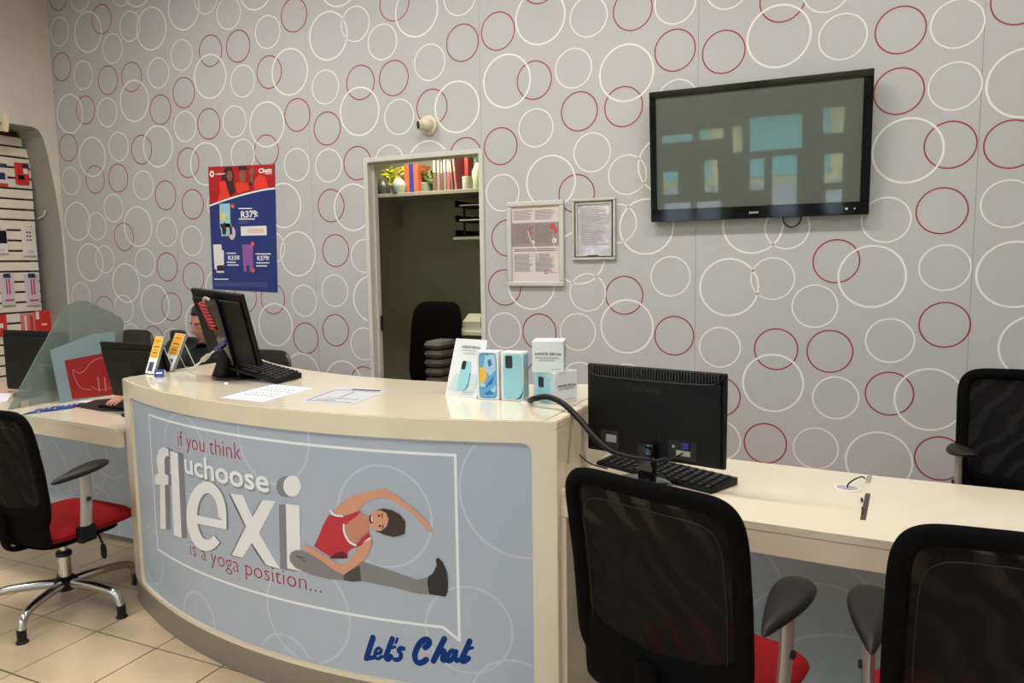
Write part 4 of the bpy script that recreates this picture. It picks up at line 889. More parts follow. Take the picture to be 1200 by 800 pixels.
bm = new(); lathe(bm, [(.024, .0562), (.022, .0575), (.0, .0578)], 28, Matrix.Translation((0, -.033, 0)) @ R_); build('lens', bm, BLACKG, t, True)
bm = new(); lathe(bm, [(.0035, 0), (.0035, .002)], 10, Matrix.Translation((.012, -.016, .042)) @ RX); lathe(bm, [(.003, 0), (.003, .002)], 10, Matrix.Translation((-.01, -.02, .038)) @ RX); build('screw', bm, BLACKM, t)
# picture frames
def frame(nm, label, q4, bw_, dep, m, paper_m):
    P = [on_y(x, y, YB-dep) for x, y in q4]; x0, x1 = (P[0].x+P[3].x)/2, (P[1].x+P[2].x)/2; z1, z0 = (P[0].z+P[1].z)/2, (P[2].z+P[3].z)/2
    t = thing(nm, label, 'picture frame', (x0, YB-dep, z0), group='framed notices'); W_, H_ = x1-x0, z1-z0
    for (a, b, c, d, vert) in ((0, W_, H_-bw_, H_, 0), (0, W_, 0, bw_, 0), (0, bw_, bw_, H_-bw_, 1), (W_-bw_, W_, bw_, H_-bw_, 1)):
        bm = new(); box(bm, a, b, 0, dep-.0005, c, d, min(dep, bw_)*.33, 3); build('frame_bar', bm, m, t)
    bm = new(); box(bm, bw_*.8, W_-bw_*.8, dep*.55, dep*.8, bw_*.8, H_-bw_*.8); build('sheet', bm, paper_m, t)
    return t, W_, H_, dep*.55
SF = M('frame_silver', (198, 196, 190), .3, .2)
t, W_, H_, fy = frame('notice_frame', 'larger silver framed notice with a darker band across its middle', [(593, 236.5), (660, 233.8), (660.7, 335.5), (594.5, 335.7)], .030, .022, SF, M('notice_pink', (206, 198, 194), .4))
def fp_(bm, h): place(bm, lambda x, y, e: (x, fy-h, y)); bmesh.ops.recalc_face_normals(bm, faces=bm.faces); return bm
i0, i1 = .03, W_-.03
bm = new(); flat_poly(bm, [(i0, H_*.47), (i1, H_*.47), (i1, H_*.75), (i0, H_*.75)]); build('dark_band', fp_(bm, .0004), M('band_taupe', (150, 134, 130), .4), t)
bm = new(); cw = (i1-i0)*.42
for cx in (i0+.012, i0+.022+cw):
    bars(bm, cx, cx+cw, [H_*(.89-k*.013) for k in range(9)], .0022, 0, .25); bars(bm, cx, cx+cw, [H_*(.72-k*.012) for k in range(18)], .0018, 0, .3); bars(bm, cx, cx+cw, [H_*(.38-k*.012) for k in range(18)], .0022, 0, .3)
bars(bm, i0+.012, i1-.01, (H_*.435, H_*.415), .005, 0, .05); build('print_lines', fp_(bm, .0008), M('print_taupe', (122, 112, 110), .5), t)
bm = new(); flat_ring(bm, W_*.68, H_*.165, .008, .004, 0, 24); flat_ring(bm, W_*.44, H_*.66, .014, .006, 0, 24, None, 1.2, 5.2); flat_ring(bm, W_*.80, H_*.70, .010, .012, 0, 24); flat_poly(bm, [(W_*.84, H_*.62), (W_*.88, H_*.62), (W_*.88, H_*.68), (W_*.84, H_*.68)]); text_mesh('vodacom', W_*.73, W_*.9, H_*.158, .011, 0, 0, bm); build('red_marks', fp_(bm, .001), M('mark_red', (200, 60, 66), .5), t)
bm = new(); flat_ring(bm, W_*.46, H_*.52, .007, .008, 0, 20); flat_ring(bm, W_*.83, H_*.535, .009, .011, 0, 20); flat_stroke(bm, [(W_*.37, H_*.66), (W_*.4, H_*.57), (W_*.46, H_*.5), (W_*.53, H_*.4), (W_*.55, H_*.3)], .0035); flat_stroke(bm, [(W_*.81, H_*.6), (W_*.82, H_*.5), (W_*.86, H_*.4), (W_*.87, H_*.2)], .003); build('ribbon_print', fp_(bm, .0012), M('print_cream', (226, 216, 204), .5), t)
SF2 = M('frame_pewter', (190, 187, 180), .3, .25)
CR_ = M('crinkled_sheet', (190, 184, 196), .10, coat=1, bump=1, bscale=11, bdist=.03)
t, W_, H_, fy = frame('notice_frame', 'smaller silver framed notice with crinkled glossy sheet', [(669.8, 233.5), (720.9, 230.5), (721.4, 303.5), (670, 305.8)], .016, .018, SF2, CR_)
bm = new()
for a, b, c, d in ((.018, W_-.018, H_-.022, H_-.018), (.018, W_-.018, .018, .022), (.018, .022, .018, H_-.018), (W_-.022, W_-.018, .018, H_-.018)): box(bm, a, b, -.001, .01, c, d)
build('inner_slip', bm, M('slip_dark', (84, 80, 70), .4, .3), t)
bm = new(); 
for a, b, c, d in ((.022, W_-.022, H_-.031, H_-.022), (.022, W_-.022, .022, .031), (.022, .031, .03, H_-.03), (W_-.031, W_-.022, .03, H_-.03)): box(bm, a, b, .002, .01, c, d)
build('inner_border', bm, SF2, t)
bm = new(); bars(bm, .05, W_-.05, [H_*(.84-k*.028) for k in range(22)], .003, 0, .35); place(bm, lambda x, y, e: (x, fy-.0012, y)); bmesh.ops.recalc_face_normals(bm, faces=bm.faces); build('print_lines', bm, INKG, t)
bm = new(); box(bm, W_*.36, W_*.62, .001, .004, .023, .028); build('maker_mark', bm, M('mark_dark', (70, 50, 46), .5), t)
# poster ------------------------------------------------------------------
PY = YB-.0022
pt = thing('phone_poster', 'red and blue phone offers poster taped to the printed wall left of the doorway', 'poster', on_y(286, 267, YB))
pl = pt.location.copy()
def pp(kind):
    ox, oy, k = {'a': (240, 190, 10.0), 'b': (240, 260, 9.411)}[kind]
    def g(u, v): r = on_y(ox+u/k, oy+v/k, PY); return (r.x, r.z)
    return g
GA, GB = pp('a'), pp('b')
def pm(nm, bm, m, h):
    place(bm, lambda x, y, e: (x-pl.x, PY-h-e-pl.y, y-pl.z)); bmesh.ops.recalc_face_normals(bm, faces=bm.faces)
    for f in bm.faces:
        if f.normal.y > 0: f.normal_flip()
    return build(nm, bm, m, pt)
def px_poly(bm, G, P): flat_poly(bm, [G(*p) for p in P])
NAVY = M('poster_navy', (28, 48, 116), .35, var=.06); PRED = M('poster_red', (176, 24, 30), .35, var=.1)
bm = new(); c4 = [GA(38, 55), GA(820, 22), GB(803, 778), GB(88, 742)]
vb = [bm.verts.new((x-pl.x, YB-.0004-pl.y, z-pl.z)) for x, z in c4]; vf = [bm.verts.new((x-pl.x, PY-pl.y, z-pl.z)) for x, z in c4]
bm.faces.new(vf); bm.faces.new(list(reversed(vb)))
for i in range(4): bm.faces.new((vb[i], vb[(i+1) % 4], vf[(i+1) % 4], vf[i]))
bmesh.ops.recalc_face_normals(bm, faces=bm.faces); build('sheet', bm, NAVY, pt)
arc = [(824, 305), (700, 322), (560, 352), (420, 388), (300, 425), (180, 465), (56, 512)]
bm = new(); px_poly(bm, GA, [(39, 57), (818, 26), (824, 305)]+arc[1:]); pm('red_field', bm, PRED, .0002)
bm = new(); flat_stroke(bm, [GA(*a) for a in arc], .011); pm('white_arc', bm, WHITE, .001)
bm = new()
for P in ([(165, 240), (235, 215), (290, 300), (300, 420), (150, 455), (180, 350)], [(355, 250), (420, 225), (500, 250), (525, 320), (440, 350), (385, 370)], [(590, 190), (650, 145), (710, 180), (745, 300), (590, 325), (570, 260)]): px_poly(bm, GA, P)
pm('bright_tops', bm, M('poster_scarlet', (226, 56, 44), .4), .0004)
bm = new()
for P in ([(195, 210), (215, 120), (240, 60), (310, 55), (345, 140), (340, 260), (360, 350), (300, 400), (270, 330), (240, 220)], [(390, 50), (490, 45), (500, 90), (395, 95)], [(505, 70), (565, 60), (590, 190), (560, 275), (520, 270), (530, 160)]): px_poly(bm, GA, P)
pm('dark_hair', bm, M('poster_hair', (52, 30, 32), .4), .0006)
bm = new()
for P in ([GA(*q) for q in ov(292, 160, 34, 62)], [GA(*q) for q in ov(442, 165, 38, 72)], [GA(*q) for q in ov(550, 110, 32, 50)], [GA(*q) for q in ov(552, 195, 20, 50)]): flat_poly(bm, P)
pm('faces', bm, M('poster_skin', (140, 84, 68), .4), .0008)
bm = new(); flat_ring(bm, *GA(85, 138), .016, .012, .001, 28); text_mesh('vodacom', GA(118, 0)[0], GA(232, 0)[0], GA(175, 146)[1], .017, .0006, .001, bm)
text_mesh('Chatz', GA(628, 0)[0], GA(785, 0)[0], GA(700, 122)[1], .042, .0014, .001, bm); bars(bm, GA(705, 0)[0], GA(780, 0)[0], (GA(740, 140)[1],), .005, .001, 0)
text_mesh('R379', GA(393, 0)[0], GA(583, 0)[0], GA(480, 648)[1], .062, .0016, .001, bm); text_mesh('R339', GB(238, 0)[0], GB(358, 0)[0], GB(300, 418)[1], .042, .001, .001, bm); text_mesh('R379', GB(560, 0)[0], GB(678, 0)[0], GB(620, 422)[1], .042, .001, .001, bm)
for G, u0, u1, v in ((GA, 395, 555, 548), (GA, 400, 590, 672), (GA, 592, 625, 600), (GA, 592, 628, 636), (GB, 240, 345, 350), (GB, 245, 345, 450), (GB, 250, 375, 480), (GB, 365, 388, 385), (GB, 365, 388, 412), (GB, 560, 730, 358), (GB, 570, 715, 456), (GB, 570, 690, 490), (GB, 690, 712, 392), (GB, 690, 712, 416), (GB, 105, 262, 636)):
    a = G(u0, v); b_ = G(u1, v); flat_poly(bm, [(a[0], a[1]), (b_[0], b_[1]), (b_[0], b_[1]+.007), (a[0], a[1]+.007)], .001)
pm('white_lettering', bm, WHITE, .0006)
bm = new()
for u0, u1, v in ((400, 515, 700), (400, 490, 716)): a = GA(u0, v); b_ = GA(u1, v); flat_poly(bm, [a, b_, (b_[0], b_[1]+.004), (a[0], a[1]+.004)])
for k in range(4): a = GB(105, 668+k*12); b_ = GB(690, 672+k*14); flat_poly(bm, [a, b_, (b_[0], b_[1]+.003), (a[0], a[1]+.003)])
pm('small_print', bm, M('poster_smallprint', (92, 104, 158), .5), .0006)
bm = new(); px_poly(bm, GA, [(172, 490), (295, 482), (302, 760), (178, 770)]); px_poly(bm, GB, [(172, 20), (292, 15), (300, 150), (185, 158)]); pm('phone_left', bm, M('poster_aqua', (150, 200, 208), .4), .0004)
bm = new(); px_poly(bm, GA, [(180, 590), (250, 600), (240, 690), (182, 680)]); pm('phone_yellow', bm, M('poster_pale_yellow', (214, 206, 120), .4), .0007)
bm = new(); px_poly(bm, GB, [(190, 30), (225, 0), (240, 90), (232, 140), (195, 135)]); px_poly(bm, GB, [(270, 60), (300, 50), (305, 130), (280, 150)]); px_poly(bm, GB, [(135, 480), (212, 475), (215, 540), (135, 540)]); px_poly(bm, GB, [(462, 480), (490, 480), (490, 540), (465, 540)]); pm('phone_darks', bm, M('poster_dark', (34, 34, 48), .4), .0012)
bm = new(); flat_poly(bm, [GB(*q) for q in ov(302, 125, 38, 72)]); pm('watch_disc', bm, M('poster_pink', (214, 186, 196), .4), .0009)
bm = new(); px_poly(bm, GB, [(395, 50), (680, 42), (684, 145), (400, 152)]); px_poly(bm, GB, [(92, 250), (182, 246), (190, 310), (210, 315), (214, 560), (132, 560), (128, 525), (108, 520)]); pm('white_panels', bm, M('poster_white', (224, 222, 218), .4), .0005)
bm = new(); px_poly(bm, GB, [(480, 78), (655, 72), (656, 118), (482, 124)]); pm('pink_print', bm, M('poster_rose', (226, 190, 184), .4), .0009)
bm = new(); px_poly(bm, GB, [(412, 250), (530, 245), (535, 540), (430, 548)]); pm('phone_violet', bm, M('poster_violet', (138, 86, 156), .4), .0007)
bm = new()
for G, u, v, r in ((GA, 326, 512, 36), (GB, 528, 242, 36), (GB, 533, 532, 38)): flat_ring(bm, *G(u, v), .008, .0155, 0, 28)
pm('price_spots', bm, M('poster_orange', (222, 84, 52), .4), .0011)
# ================================================================ ITEMS ON THE SLAT WALL
def slat_item(nm, label, cat, q, m, depth=.02, off=.02, group=None, parts=(), hook=True):
    x0, y0, x1, y1 = q; X = SX+off; a = on_x(x0, (y0+y1)/2, X); b = on_x(x1, (y0+y1)/2, X); c = on_x((x0+x1)/2, y0, X); d = on_x((x0+x1)/2, y1, X)
    ya, yb, za, zb = a.y, b.y, d.z, c.z; ya = max(ya, 1.7); t = thing(nm, label, cat, (SX+.0005, (ya+yb)/2, za), group=group); W_, H_ = yb-ya, zb-za
    bm = new(); box(bm, off-depth, off, -W_/2, W_/2, 0, H_, .003, 1); build('pack', bm, m, t)
    for nm2, m2, (u0, u1, v0, v1) in parts:
        bm = new(); box(bm, off, off+.002, -W_/2+W_*u0, -W_/2+W_*u1, H_*v0, H_*v1); build(nm2, bm, m2, t)
    if hook: bm = new(); tube(bm, [(0, 0, H_-.012), (off+.035, 0, H_-.012), (off+.037, 0, H_-.002)], .003, 6); build('hook', bm, CHROME, t)
    return t
RDP = M('pack_red', (206, 44, 36), .3); BLP = M('pack_blue', (28, 36, 84), .35); WHP = M('pack_white', (222, 216, 208), .3); PKP = M('pack_magenta', (196, 40, 120), .35); GYP = M('pack_grey', (196, 190, 196), .3); ROSE = M('pack_rose', (206, 112, 116), .3)
slat_item('accessory_pack', 'red and blue accessory pack hanging alone on the upper slats', 'packet', (19, 191, 34, 216), RDP, parts=(('dark_print', BLP, (.5, 1, .78, 1)), ('white_print', WHP, (.55, .9, .5, .75)), ('dark_picture', BLACKP, (.15, .6, .22, .42))))
slat_item('accessory_pack', 'dark accessory pack with red base cut by the left frame edge', 'packet', (-10, 191, 8.5, 218), WHP, parts=(('dark_print', BLP, (0, 1, .82, 1)), ('red_print', RDP, (0, 1, 0, .14)), ('dark_picture', BLP, (.2, .85, .3, .6))))
slat_item('charger_pack', 'white box with black round charger at the left frame edge', 'packet', (-12, 267, 9, 297), WHP, parts=(('disc_picture', BLACKP, (.45, .95, .4, .9)), ('violet_print', GYP, (.2, .8, .08, .2))))
t = slat_item('adapter_pack', 'white hanging plug adapter pack in the middle of the slats', 'packet', (27, 264, 42.5, 300), WHP, parts=(('hanging_card', WHP, (.2, .8, .8, 1)), ('violet_print', GYP, (.3, .75, .08, .2))))
bm = new()
for k in range(3):
    for s in (0, 1): box(bm, .022, .0235, -.022+s*.022, -.010+s*.022, .12+k*.03, .132+k*.03)
build('socket_hole', bm, BLACKP, t)
for q, nm in (((2, 321, 17.5, 358), 'left'), ((31, 321, 46.5, 358), 'right')):
    slat_item('cable_pack', 'pale cable pack with magenta stripes, '+nm+' of the pair on the lower slats', 'packet', q, GYP, group='magenta cable packs', parts=(('blue_head', BLP, (.2, .75, .88, 1.02)), ('magenta_stripe', PKP, (.35, .45, .35, .85)), ('magenta_stripe', PKP, (.55, .65, .35, .85)), ('magenta_print', PKP, (.2, .85, .14, .2))))
slat_item('red_pack', 'red pack at the left frame edge in the lowest row', 'packet', (-16, 369, 8.5, 395), RDP, parts=(('white_print', WHP, (.2, .8, .4, .6)),), group='lowest row of packs')
slat_item('rose_pack', 'translucent rose pack in the lowest row', 'packet', (26, 367, 42, 395), ROSE, parts=(('pale_stripe', WHP, (.2, .32, .1, .9)), ('red_stripe', RDP, (.6, .8, .05, .9))), group='lowest row of packs')
slat_item('red_pack', 'red pack with white corner in the lowest row, beside the frosted screen', 'packet', (42.5, 364, 60, 395), RDP, parts=(('white_print', WHP, (.0, .22, .7, .98)), ('pale_print', WHP, (.35, .7, .45, .52))), group='lowest row of packs')
bm = new(); a = on_x(46, 256, SX+.02)-Vector((SX, 0, 0)); tube(bm, smooth_path([(SX+.0005, a.y, a.z), (SX+.05, a.y, a.z+.01), (SX+.09, a.y, a.z+.035), (SX+.1, a.y, a.z+.06)]), .006, 8); o = build('display_hook', bm, WHP, None, True); tag(o, 'empty white display hook at the right edge of the slats', 'hook')
# ================================================================ STAFF DESK
# frosted screen
GXX = -3.72
gp = [on_x(x, y, GXX) for x, y in ((9, 474), (45, 414), (70, 369), (78, 358), (88, 352), (100, 352), (131, 366), (142, 373), (145, 378), (143, 400), (141, 440))]
pts = [(p_.y, p_.z) for p_ in gp]; pts[0] = (pts[0][0], HD+.003); pts.append((pts[-1][0]-.01, HD+.003))
bm = new(); prism(bm, pts, -.004, .004, bev=.001)
for v in bm.verts: y, z, x = v.co; v.co = Vector((x, y-2.5, z-HD))
bmesh.ops.recalc_face_normals(bm, faces=bm.faces)
fg = M('frosted_screen', (128, 140, 134), .3, spec=.5, alpha=.55)
t = thing('frosted_screen', 'tall frosted glass screen with curved top standing across the staff desk', 'desk screen', (GXX, 2.5, HD)); build('glass', bm, fg, t)
bm = new()
for y in (-.2, .15): box(bm, -.012, .012, y-.02, y+.02, 0, .03, .003)
build('foot_clamp', bm, SILVER, t)['kind'] = 'stuff'
# red printed board
a, b, c_, d = on_z(70, 468, HD+.002), on_z(126, 460, HD+.002), None, None
a = on_z(84, 470.5, HD); b = on_z(142, 461, HD); dirv = (b-a); dirv.z = 0; Lb = dirv.length; yaw = math.atan2(dirv.y, dirv.x)
t = thing('bubble_sign', 'pale blue acrylic board with red speech bubble print on the staff desk', 'sign', ((a.x+b.x)/2, (a.y+b.y)/2, HD), rot=(math.radians(-4), 0, yaw))
hb = .305
bm = new(); prism(bm, [(-Lb/2-.055, .0), (Lb/2, 0), (Lb/2, hb+.035), (Lb/2-.12, hb+.03), (-Lb/2-.075, hb-.03)], 0, .003)
for v in bm.verts: x, z, y = v.co; v.co = Vector((x, y, z))
bmesh.ops.recalc_face_normals(bm, faces=bm.faces); build('board', bm, M('board_paleblue', (136, 158, 160), .35, alpha=.85), t)
bm = new(); prism(bm, [(-Lb/2+.005, .012), (Lb/2-.004, .0), (Lb/2-.004, .235), (-Lb/2-.012, .215)], -.0012, -.0002)
for v in bm.verts: x, z, y = v.co; v.co = Vector((x, y, z))
bmesh.ops.recalc_face_normals(bm, faces=bm.faces); build('red_print', bm, M('board_red', (150, 34, 36), .35), t)
bm = new(); flat_ring(bm, .04, .12, .085, .0035, 0, 48, None, -2.4, 2.2, .085); flat_stroke(bm, [(-.01, .19), (-.07, .14), (-.11, .16), (-.085, .07), (-.03, .045)], .0035)
for k in range(3): flat_stroke(bm, [(.015+k*.035, .03), (.015+k*.035, .105-.005*k)], .007)
place(bm, lambda x, y, h: (x, -.0018, y)); bmesh.ops.recalc_face_normals(bm, faces=bm.faces); build('bubble_outline', bm, M('bubble_line', (196, 120, 110), .4), t)
# leaflets, mouse mat
def fillC(bm, q):
    pass
t = paper('dark blue offers leaflet lying at the front of the staff desk', [(24, 486.5), (86, 478.5), (101, 471), (45, 479)], fillC, name='blue_leaflet', z=HD, m=NAVY)
bm = new(); o0 = t.location
for k in range(9):
    x = 36+k*6.5; y = 484-k*1.3+random.uniform(-1.5, 1); P = [on_z(x+dx, y+dy, HD) for dx, dy in ((0, 0), (3.5, -.4), (5, -2.2), (1.5, -1.8))]; flat_poly(bm, [(p_.x-o0.x, p_.y-o0.y) for p_ in P], .0016)
build('white_print', bm, M('leaf_print', (170, 160, 190), .5), t)
for ch in list(t.children):
    if ch.name.startswith('print'): bpy.data.objects.remove(ch)
p_ = on_z(78, 478, HD); 
bm = new(); P = [on_z(*q, HD) for q in ((84, 474.5), (104, 473), (113, 469), (96, 470.5))]; o0 = sum(P, Vector())/4
prism(bm, [(q.x-o0.x, q.y-o0.y) for q in P], .0003, .0012); t = thing('white_leaflet', 'small white leaflet between the blue leaflet and the black mat', 'paper', (o0.x, o0.y, HD)); build('sheet', bm, PAPER, t)
bm = new(); P = [on_z(*q, HD) for q in ((88, 476.5), (120, 482), (160, 482), (150, 466), (112, 469))]; o0 = sum(P, Vector())/5
prism(bm, [(q.x-o0.x, q.y-o0.y) for q in P], .0, .004, bev=.001); t = thing('desk_mat', 'black mat on the staff desk under the hands', 'mat', (o0.x, o0.y, HD)); build('mat', bm, BLACKM, t)
ks = keyboard('black keyboard under the hands of the person at the staff desk', .4, .12, 13); ks.location = (-3.12, 2.465, HD+.0045); ks.rotation_euler = (0, 0, math.radians(180)); ks.scale = (1, 1, .6)
# white papers behind the screen at left
bm = new(); P = [on_z(*q, HD) for q in ((-20, 478), (8, 471), (14, 462), (-14, 462))]; o0 = sum(P, Vector())/4; prism(bm, [(q.x-o0.x, q.y-o0.y) for q in P], 0, .006); t = thing('paper_pad', 'white paper pad at the left frame edge on the staff desk', 'paper', (o0.x, o0.y, HD)); build('sheets', bm, PAPER, t)
# ================================================================ THE PERSON
def person():
    X, Y_ = -3.18, 3.0
    t = thing('person', 'seated person with short dark hair in black, typing at the staff desk', 'person', (X, Y_, 0))
    V = []; E_ = []; Rr = []
    def add(p, r, par=None):
        V.append(p); Rr.append(r if isinstance(r, tuple) else (r, r)); i = len(V)-1
        if par is not None: E_.append((par, i))
        return i
    pel = add((0, .05, .56), (.15, .12)); w1 = add((0, .06, .70), (.14, .11), pel); w2 = add((0, .05, .85), (.155, .115), w1); w3 = add((0, .03, .97), (.13, .10), w2); nk = add((0, .0, 1.02), .056, w3); nt_ = add((.025, -.03, 1.07), .054, nk)
    for s in (-1, 1):
        sh = add((s*.17, .02, .95), .062, w3); el = add((s*.25, -.16, .80), .045, sh); fo = add((s*.21, -.30, .805), .036, el); wr = add((s*.125+.02, -.42, .815), .025, fo); pa = add((s*.10+.02, -.475, .815), (.034, .018), wr)
        pk = add((s*.085+.02, -.515, .812), (.036, .016), pa)
        for k in range(4):
            dx = (k-1.5)*.0185; ln = (.02, .026, .024, .016)[k if s > 0 else 3-k]
            a = add((s*.085+.02+dx, -.545-ln*.3, .808), .0088, pk); b = add((s*.082+.02+dx*1.1, -.562-ln, .797), .0078, a); add((s*.082+.02+dx*1.1, -.570-ln, .785), .0068, b)
        th = add((s*.06+.02, -.485, .802), .0105, pa); add((s*.04+.02, -.515, .794), .0085, th)
        hp = add((s*.095, .0, .54), .088, pel); kn = add((s*.13, -.33, .55), .062, hp); cf = add((s*.13, -.28, .30), .052, kn); an = add((s*.13, -.22, .09), .036, cf); hl = add((s*.13, -.22, .045), .038, an); add((s*.14, -.35, .035), (.036, .028), hl)
    me = bpy.data.meshes.new('body'); me.from_pydata(V, E_, []); o = bpy.data.objects.new('body', me); C.objects.link(o)
    md = o.modifiers.new('s', 'SKIN'); md.use_smooth_shade = True
    for i, sv in enumerate(me.skin_vertices[0].data): sv.radius = Rr[i]; sv.use_root = (i == 0)
    m2_ = o.modifiers.new('u', 'SUBSURF'); m2_.levels = 2; m2_.render_levels = 2
    bpy.context.view_layer.update(); nm = bpy.data.meshes.new_from_object(o.evaluated_get(bpy.context.evaluated_depsgraph_get())); bpy.data.objects.remove(o)
    bm = new(); bm.from_mesh(nm)
    # head: shaped sphere joined to the neck in the same mesh
    hb_ = new(); bmesh.ops.create_uvsphere(hb_, u_segments=40, v_segments=28, radius=1)
    HCn = Vector((.035, -.045, 1.15))
    for v in hb_.verts:
        x, y, z = v.co; yy = y
        sx = .074*(1-.20*max(0, -z)**1.5); sy = .092; szz = .116
        f = Vector((x*sx, y*sy, z*szz))
        if y < 0:
            fr = max(0, -y)
            g = lambda cx, cz, w_, h_: math.exp(-((x*sx-cx)/w_)**2-((z*szz-cz)/h_)**2)*fr
            f.y -= .020*g(0, -.018, .010, .020)+.007*g(0, -.002, .007, .02)      # nose
            f.y -= .006*g(.03, .022, .022, .007)+.006*g(-.03, .022, .022, .007)   # brows
            f.y += .010*g(.03, .004, .016, .010)+.010*g(-.03, .004, .016, .010)   # eye sockets
            f.y -= .006*g(0, -.055, .02, .006)+.005*g(0, -.068, .018, .006)        # lips
            f.y += .003*g(0, -.0615, .02, .0025); f.y -= .010*g(0, -.092, .022, .014)  # chin
            f.y += .004*g(.05, -.05, .02, .03)+.004*g(-.05, -.05, .02, .03)
        else: f.y *= 1.05
        v.co = f
    rot = Matrix.Rotation(math.radians(14), 3, 'X') @ Matrix.Rotation(math.radians(-8), 3, 'Z')
    for s in (-1, 1):   # ears
        q = bmesh.ops.create_uvsphere(hb_, u_segments=12, v_segments=10, radius=1)['verts']
        for v in q: v.co = Vector((s*(.072+.008*v.co.x*s), .01+v.co.y*.018, -.012+v.co.z*.030))
    for v in hb_.verts: v.co = rot @ v.co+HCn
    hm = bpy.data.meshes.new('h'); hb_.to_mesh(hm); hb_.free(); nf = len(bm.faces); bm.from_mesh(hm)
    bm.faces.ensure_lookup_table()
    for i, f in enumerate(bm.faces):
        c = f.calc_center_median(); f.smooth = True
        if i >= nf or c.z > 1.03: f.material_index = 1
        elif c.y < -.40 and c.z > .74: f.material_index = 1
        elif c.z < .075: f.material_index = 3
        elif c.z < .60: f.material_index = 2
        else: f.material_index = 0
    SKN = M('skin', (176, 120, 96), .5, bump=.1, bscale=200, var=.06, vscale=30); CL = M('black_sweater', (20, 20, 24), .85, bump=.4, bscale=300)
    ob = build('body', bm, [CL, SKN, M('dark_trousers', (30, 32, 42), .8), BLACKM], t, True)
    # hair
    hr = new(); bmesh.ops.create_uvsphere(hr, u_segments=36, v_segments=24, radius=1)
    for v in list(hr.verts):
        x, y, z = v.co; v.co = Vector((x*.082, y*.101+.006, z*.126+.004)); n_ = 1+.02*math.sin(x*23+z*17)+.015*math.sin(y*31); v.co *= n_
    dele = [v for v in hr.verts if (v.co.y < -.045+.0*v.co.z and v.co.z < .062) or v.co.z < -.07 or (v.co.z < -.0 and v.co.y < .0)]
    bmesh.ops.delete(hr, geom=dele, context='VERTS')
    for v in hr.verts: v.co = rot @ v.co+HCn
    h_o = build('hair', hr, M('dark_hair', (26, 18, 16), .6, bump=.8, bscale=160), t, True); sm = h_o.modifiers.new('t', 'SOLIDIFY'); sm.thickness = .006
    for s in (-1, 1):
        e = new(); bmesh.ops.create_uvsphere(e, u_segments=16, v_segments=12, radius=.0108)
        for v in e.verts: v.co = rot @ (v.co+Vector((s*.03, -.0735, .004)))+HCn
        eo = build('eye', e, M('eye_white', (150, 134, 126), .4), t, True)
        e = new(); bmesh.ops.create_uvsphere(e, u_segments=12, v_segments=8, radius=.0052)
        for v in e.verts: v.co = rot @ (v.co+Vector((s*.03, -.0795, .002)))+HCn
        build('iris', e, M('iris', (40, 24, 18), .2), eo, True)
        e = new(); tube(e, [rot @ Vector((s*x_, y_, z_))+HCn for x_, y_, z_ in ((.012, -.092, .022), (.028, -.090, .028), (.046, -.078, .024))], .0028, 6); build('eyebrow', e, M('dark_hair', (26, 18, 16)), t, True)
    e = new(); tube(e, [rot @ Vector((x_, y_, -.061))+HCn for x_, y_ in ((-.022, -.083), (0, -.092), (.022, -.083))], .0022, 6); build('lips', e, M('lips', (140, 72, 66), .5), t, True)
    return t
pr = person()
pc = plain_chair('black chair with small headrest by the wall, its top just above the price cards', -3.40, 3.20, 268, .99, .42, group='black staff chairs behind the counter')
pc.location = (-4.0, 3.26, 0)
bm = new(); pad(bm, outline(.14, .075, .5, 24), .05, lambda a, b, c: (a+.06, -.28-c, 1.0+b), 4); build('headrest', bm, BLACKM, pc, True)
# ================================================================ BACK OFFICE
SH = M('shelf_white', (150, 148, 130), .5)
za = on_y(500, 224, 4.95).z
t = thing('office_shelf', 'long white shelf across the back office, full of binders', 'shelf', (-3.1, 5.2, za)); bm = new(); box(bm, -1.2, 1.2, -.25, .245, -.028, 0, .002, 1); build('board', bm, SH, t)
bm = new(); box(bm, -.42, -.40, -.1, .24, -.25, -.028); build('bracket', bm, SH, t)
def shelf_x(px, y=5.05): return on_y(px, 215, y).x
def binder(px0, px1, h, m, label, lean_=0, y=5.05, grp='binders on the office shelf', d=.24):
    a, b = shelf_x(px0, y), shelf_x(px1, y); t = thing('binder', label, 'binder', ((a+b)/2, y, za), group=grp)
    t.rotation_euler = (0, lean_, 0); w_ = abs(b-a)
    if lean_: t.location.z += abs(math.sin(lean_))*w_/2
    bm = new(); box(bm, -w_/2, w_/2, 0, d*.8, .0, h, .002, 1); build('cover', bm, m, t)
    bm = new(); box(bm, -w_*.3, w_*.3, -.001, -.0001, h*.5, h*.8); build('spine_label', bm, M('spine_label', (176, 170, 150), .6), t); return t
BR1 = M('binder_brown', (104, 74, 58), .6); BR2 = M('binder_grey', (122, 112, 104), .6); BR3 = M('binder_rose', (150, 84, 84), .6)
pxs = [(507, 511.5, BR1, 'brown', 0), (512, 515.5, BR2, 'grey', 0), (516, 519, BR1, 'second brown', 0), (519.5, 523, BR2, 'second grey', 0), (523.5, 527, BR3, 'rose', 0), (528, 531, BR1, 'leaning brown', -.06), (533, 535.5, BR3, 'leaning rose', -.09)]
for i, (a, b, m, cn, ln) in enumerate(pxs): binder(a, b, .30-.01*(i % 3), m, cn+' binder on the office shelf, %s of the row from the left' % ('first second third fourth fifth sixth seventh'.split()[i]), ln)
a, b = shelf_x(474.5), shelf_x(490.5)
t = thing('file_box', 'orange magazine file with a blue stripe on the office shelf', 'file box', ((a+b)/2, 5.04, za)); w_ = b-a
bm = new(); box(bm, -w_/2, w_/2, 0, .2, 0, .225, .002, 1); build('box', bm, M('file_orange', (176, 88, 50), .5), t)
